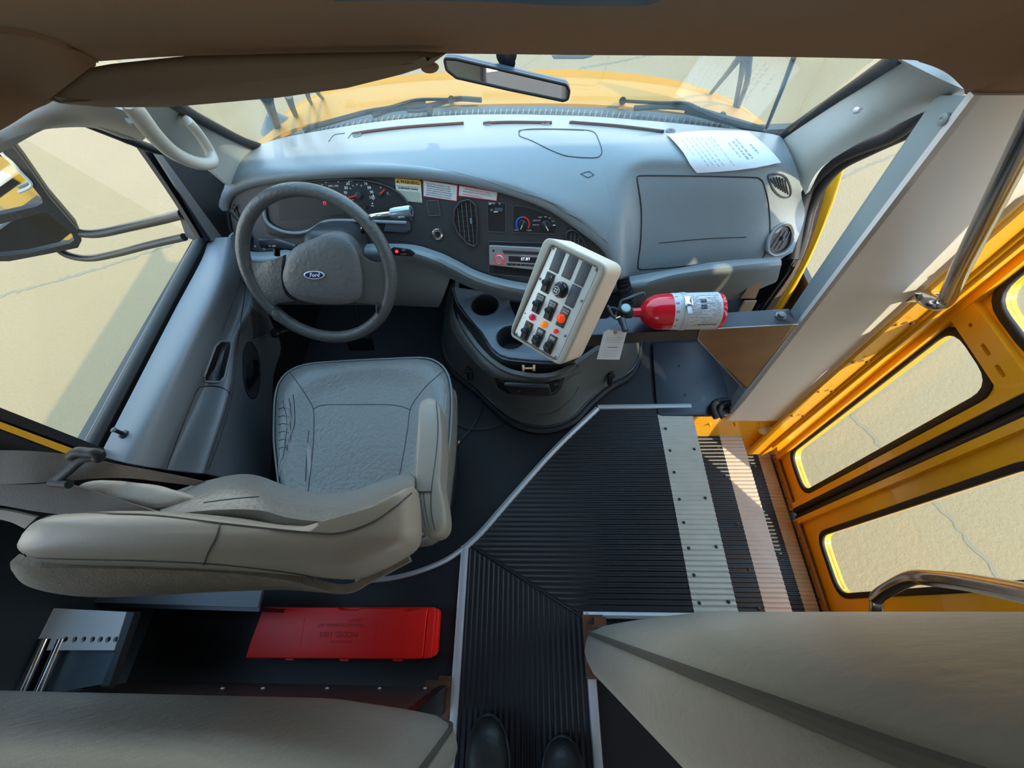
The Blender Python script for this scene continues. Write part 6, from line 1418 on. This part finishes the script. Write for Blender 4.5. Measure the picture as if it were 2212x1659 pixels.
loft('webbing_lower',[[P(-60,1092,z=.72),P(20,1100,z=.72),P(85,1115,z=.72)],[P(-60,1108,z=.70),P(20,1122,z=.70),P(60,1140,z=.70)]],mat('brown lower belt',(.16,.135,.11),.7),bl_,nu=10,nv=4,th=.004)
# ================= things behind the driver seat =================
0 and S(loft('wall_left_lower',[[P(-80,1106,x=XL+.16),P(60,1140,x=-.98)],[P(-80,1300,x=XL+.16),P(60,1280,x=-.98)]],mat('dark teal panel',(.035,.055,.065),.5),nu=6,th=.02))
lb=thing('heater_cover',P(330,1290,z=.22),'long grey lavender metal cover on the floor behind the driver seat','cover')
hc0=[P(-80,1276,z=.20),P(100,1278,z=.20),P(330,1274,z=.20),P(572,1270,z=.20)]; hc1=[P(-80,1297,z=.20),P(100,1299,z=.20),P(330,1305,z=.20),P(562,1312,z=.20)]
loft('top',[hc0,hc1],mat('lavender grey steel',(.14,.145,.17),.45),lb,nu=20,nv=4,th=.01); loft('front',[hc1,[V((p.x,p.y-.004,.012)) for p in hc1]],BLK,lb,nu=20,nv=4,th=.01)
pb=thing('perforated_panel',P(150,1350,z=.30),'white metal panel with a row of round holes at the left wall','panel')
pfz=Fr((-.9,0,.30),(1,0,0),(0,1,0))
hl2=[ell(.0062,.0062,14,*pfz.uv(x,1381)) for x in (148,168,187,206,223,240,256)]
flat('plate',[[pfz.uv(*q) for q in ((-80,1303),(279,1322),(253,1404),(108,1404),(118,1379),(-80,1381))]]+hl2,pfz,.008,WHT,pb)
flat('backing',[[pfz.uv(*q) for q in ((-80,1303),(285,1322),(237,1440),(225,1490),(-80,1500))]],pfz,.004,BLK,pb,off=-.03)
flat('steel_sheet',[[pfz.uv(*q) for q in ((115,1402),(250,1402),(222,1478),(80,1503))]],pfz,.004,mat('bluish galvanised sheet',(.13,.17,.20),.4,metal=.3,var=.35,vscale=14),pb,off=-.02)
flat('side_frame',[[pfz.uv(*q) for q in ((282,1322),(296,1323),(243,1480),(225,1482),(262,1390))]],pfz,.02,mat('dark teal frame',(.03,.04,.045),.5),pb,off=-.012)
for x in (40,75):
    tube('chrome_rail',[pfz.p(x+62,1380,.004),pfz.p(x+10,1500,.004)],.009,CHR,pb)
    
flat('dark_door',[[pfz.uv(*q) for q in ((-80,1383),(72,1381),(20,1510),(-80,1510))]],pfz,.006,mat('dark brown sheet',(.04,.035,.032),.5),pb,off=-.01); flat('grey_frame',[[pfz.uv(*q) for q in ((72,1381),(88,1381),(38,1508),(18,1508))]],pfz,.008,mat('dull grey channel',(.12,.115,.11),.5),pb,off=-.006)
lathe('screw',[(.005,-.004),(.005,0),(0,.001)],Fr(pfz.p(58,1398),(1,0,0),(0,1,0)),CHR,pb,seg=8)
# red triangle kit
RZ=.075; kf2=Fr((0,0,RZ),(1,0,0),(0,1,0))
rk=[(570,1311),(600,1312),(730,1312),(735,1317),(775,1318),(778,1313),(868,1313),(872,1319),(888,1319),(890,1316),(925,1314),(921,1335),(913,1420),(905,1424),(530,1422),(540,1390)]
kit=thing('warning_triangle_kit',kf2.p(735,1420)-V((0,0,RZ)),'bright red plastic case lying on the black floor behind the driver seat','case')
ku=[kf2.uv(*q) for q in rk]
flat('case_lid',[ku],kf2,.030,REDP,kit,off=-.028,bev=.003)
kc=(sum(a for a,b in ku)/len(ku),sum(b for a,b in ku)/len(ku))
lowr=[kf2.uv(*q) for q in ((566,1311),(925,1311),(941,1316),(944,1322),(938,1410),(932,1420),(915,1426),(535,1421),(532,1416))]
flat('case_base',[lowr],kf2,.035,REDP,kit,off=-.063,bev=.003)
flat('end_cap',[[kf2.uv(*q) for q in ((925,1313),(937,1312),(940,1318),(930,1421),(913,1424))]],kf2,.018,REDP,kit,off=-.022,bev=.002)
flat('latch_tab',[[kf2.uv(*q) for q in ((612,1422),(632,1422),(630,1427),(614,1427))]],kf2,.012,REDP,kit,off=-.02); flat('latch_tab',[[kf2.uv(*q) for q in ((728,1422),(752,1422),(748,1429),(734,1429))]],kf2,.012,REDP,kit,off=-.02); flat('latch_tab',[[kf2.uv(*q) for q in ((845,1424),(868,1424),(866,1429),(848,1429))]],kf2,.012,REDP,kit,off=-.02)
ef=[kf2.uv(*q) for q in ((659,1335),(819,1335),(810,1400),(648,1397))]; ef=rnd(ef,.004)
flat('embossed_frame',[ef,inset(ef,.0014)],kf2,.0012,REDP,kit,off=.0018)
ER=mat('darkened emboss red',(.45,.004,.004),.6); ea_=math.atan2(*(lambda a,b:(b[1]-a[1],b[0]-a[0]))(kf2.uv(659,1335),kf2.uv(819,1335)))  # letters coloured darker in place of the shade of their relief
for s_,x,y,sz in (('SAFETY',768,1339,.012),('TRIANGLE WARNING KIT',738,1350,.012),('MODEL 1005',732,1370,.020),('MADE IN U.S.A.',738,1386,.009)):
    q=kf2.uv(x,y); text(s_,kf2,q[0],q[1],.0022,sz,ER,kit,ang=ea_+math.pi if s_!='MODEL 1005' else ea_+math.pi)
# shoes of the person taking the picture
SH=mat('black leather shoe',(.02,.023,.022),.42,bump=.5,bscale=90,var=.2,vscale=20)
def shoe(px,py,yaw,label):
    toe=P(px,py,z=.012+.03); t=thing('shoe',toe+V((0,-.14,-.03)),label,'shoe',group='shoes of the photographer')
    def sec(y,w,h,z0=.0,xo=0):
        L=[]; w*=1.14; h*=1.1
        for i in range(20):
            a=2*math.pi*i/20; c,s=math.cos(a),math.sin(a)
            X=w*(abs(c)**.8)*(1 if c>0 else -1); Z=z0+h*(.5+.5*(abs(s)**.8)*(1 if s>0 else -1)); 
            L.append(V((X+xo,y,Z)))
        return L
    R3=M.Rotation(yaw,3,'Z'); base=V((toe.x,toe.y,.013))
    S_=[sec(-.002,.012,.018,.014),sec(-.012,.028,.034,.010),sec(-.035,.041,.050,.008),sec(-.075,.048,.060,.007),sec(-.12,.046,.072,.007),sec(-.16,.040,.090,.007),sec(-.21,.037,.105,.007),sec(-.26,.035,.105,.007),sec(-.288,.026,.095,.007)]
    rings('upper',[[base+R3@p for p in s_] for s_ in S_],SH,t)
    so_=[(.0,.004),(.018,-.002),(.034,-.018),(.047,-.05),(.053,-.085),(.051,-.12),(.042,-.17),(.040,-.22),(.040,-.27),(.028,-.298)]; so_=[(a*1.12,b) for a,b in so_]
    lo=[(x,y) for x,y in so_]+[(-x,y) for x,y in so_[::-1][:-1]]
    fr=Fr(base,R3@V((1,0,0)),R3@V((0,1,0))); flat('sole',[lo],fr,.014,mat('black rubber sole',(.03,.035,.035),.6),t,bev=.004)
    tube('welt_stitching',[fr.w(x*.93,y-.004,.0155) for x,y in lo],.0012,mat('grey stitching',(.12,.13,.13),.7),t,seg=5,closed=True)
    tube('toe_seam',cr([base+R3@V(p) for p in ((-.040,-.10,.055),(-.02,-.085,.067),(0,-.08,.069),(.02,-.085,.067),(.040,-.10,.055))],16),.0012,BLK,t,seg=5)
    lathe('ankle_opening',[(.030,.10),(.032,.108),(.026,.110),(.024,.10),(0,.09)],Fr(base+R3@V((0,-.235,0)),(1,0,0),(0,1,0)),BLK,t)
shoe(1052,1547,.05,'left black leather shoe, toe cut by the lower edge of the view'); shoe(1216,1594,-.03,'right black leather shoe near the right aisle strip')
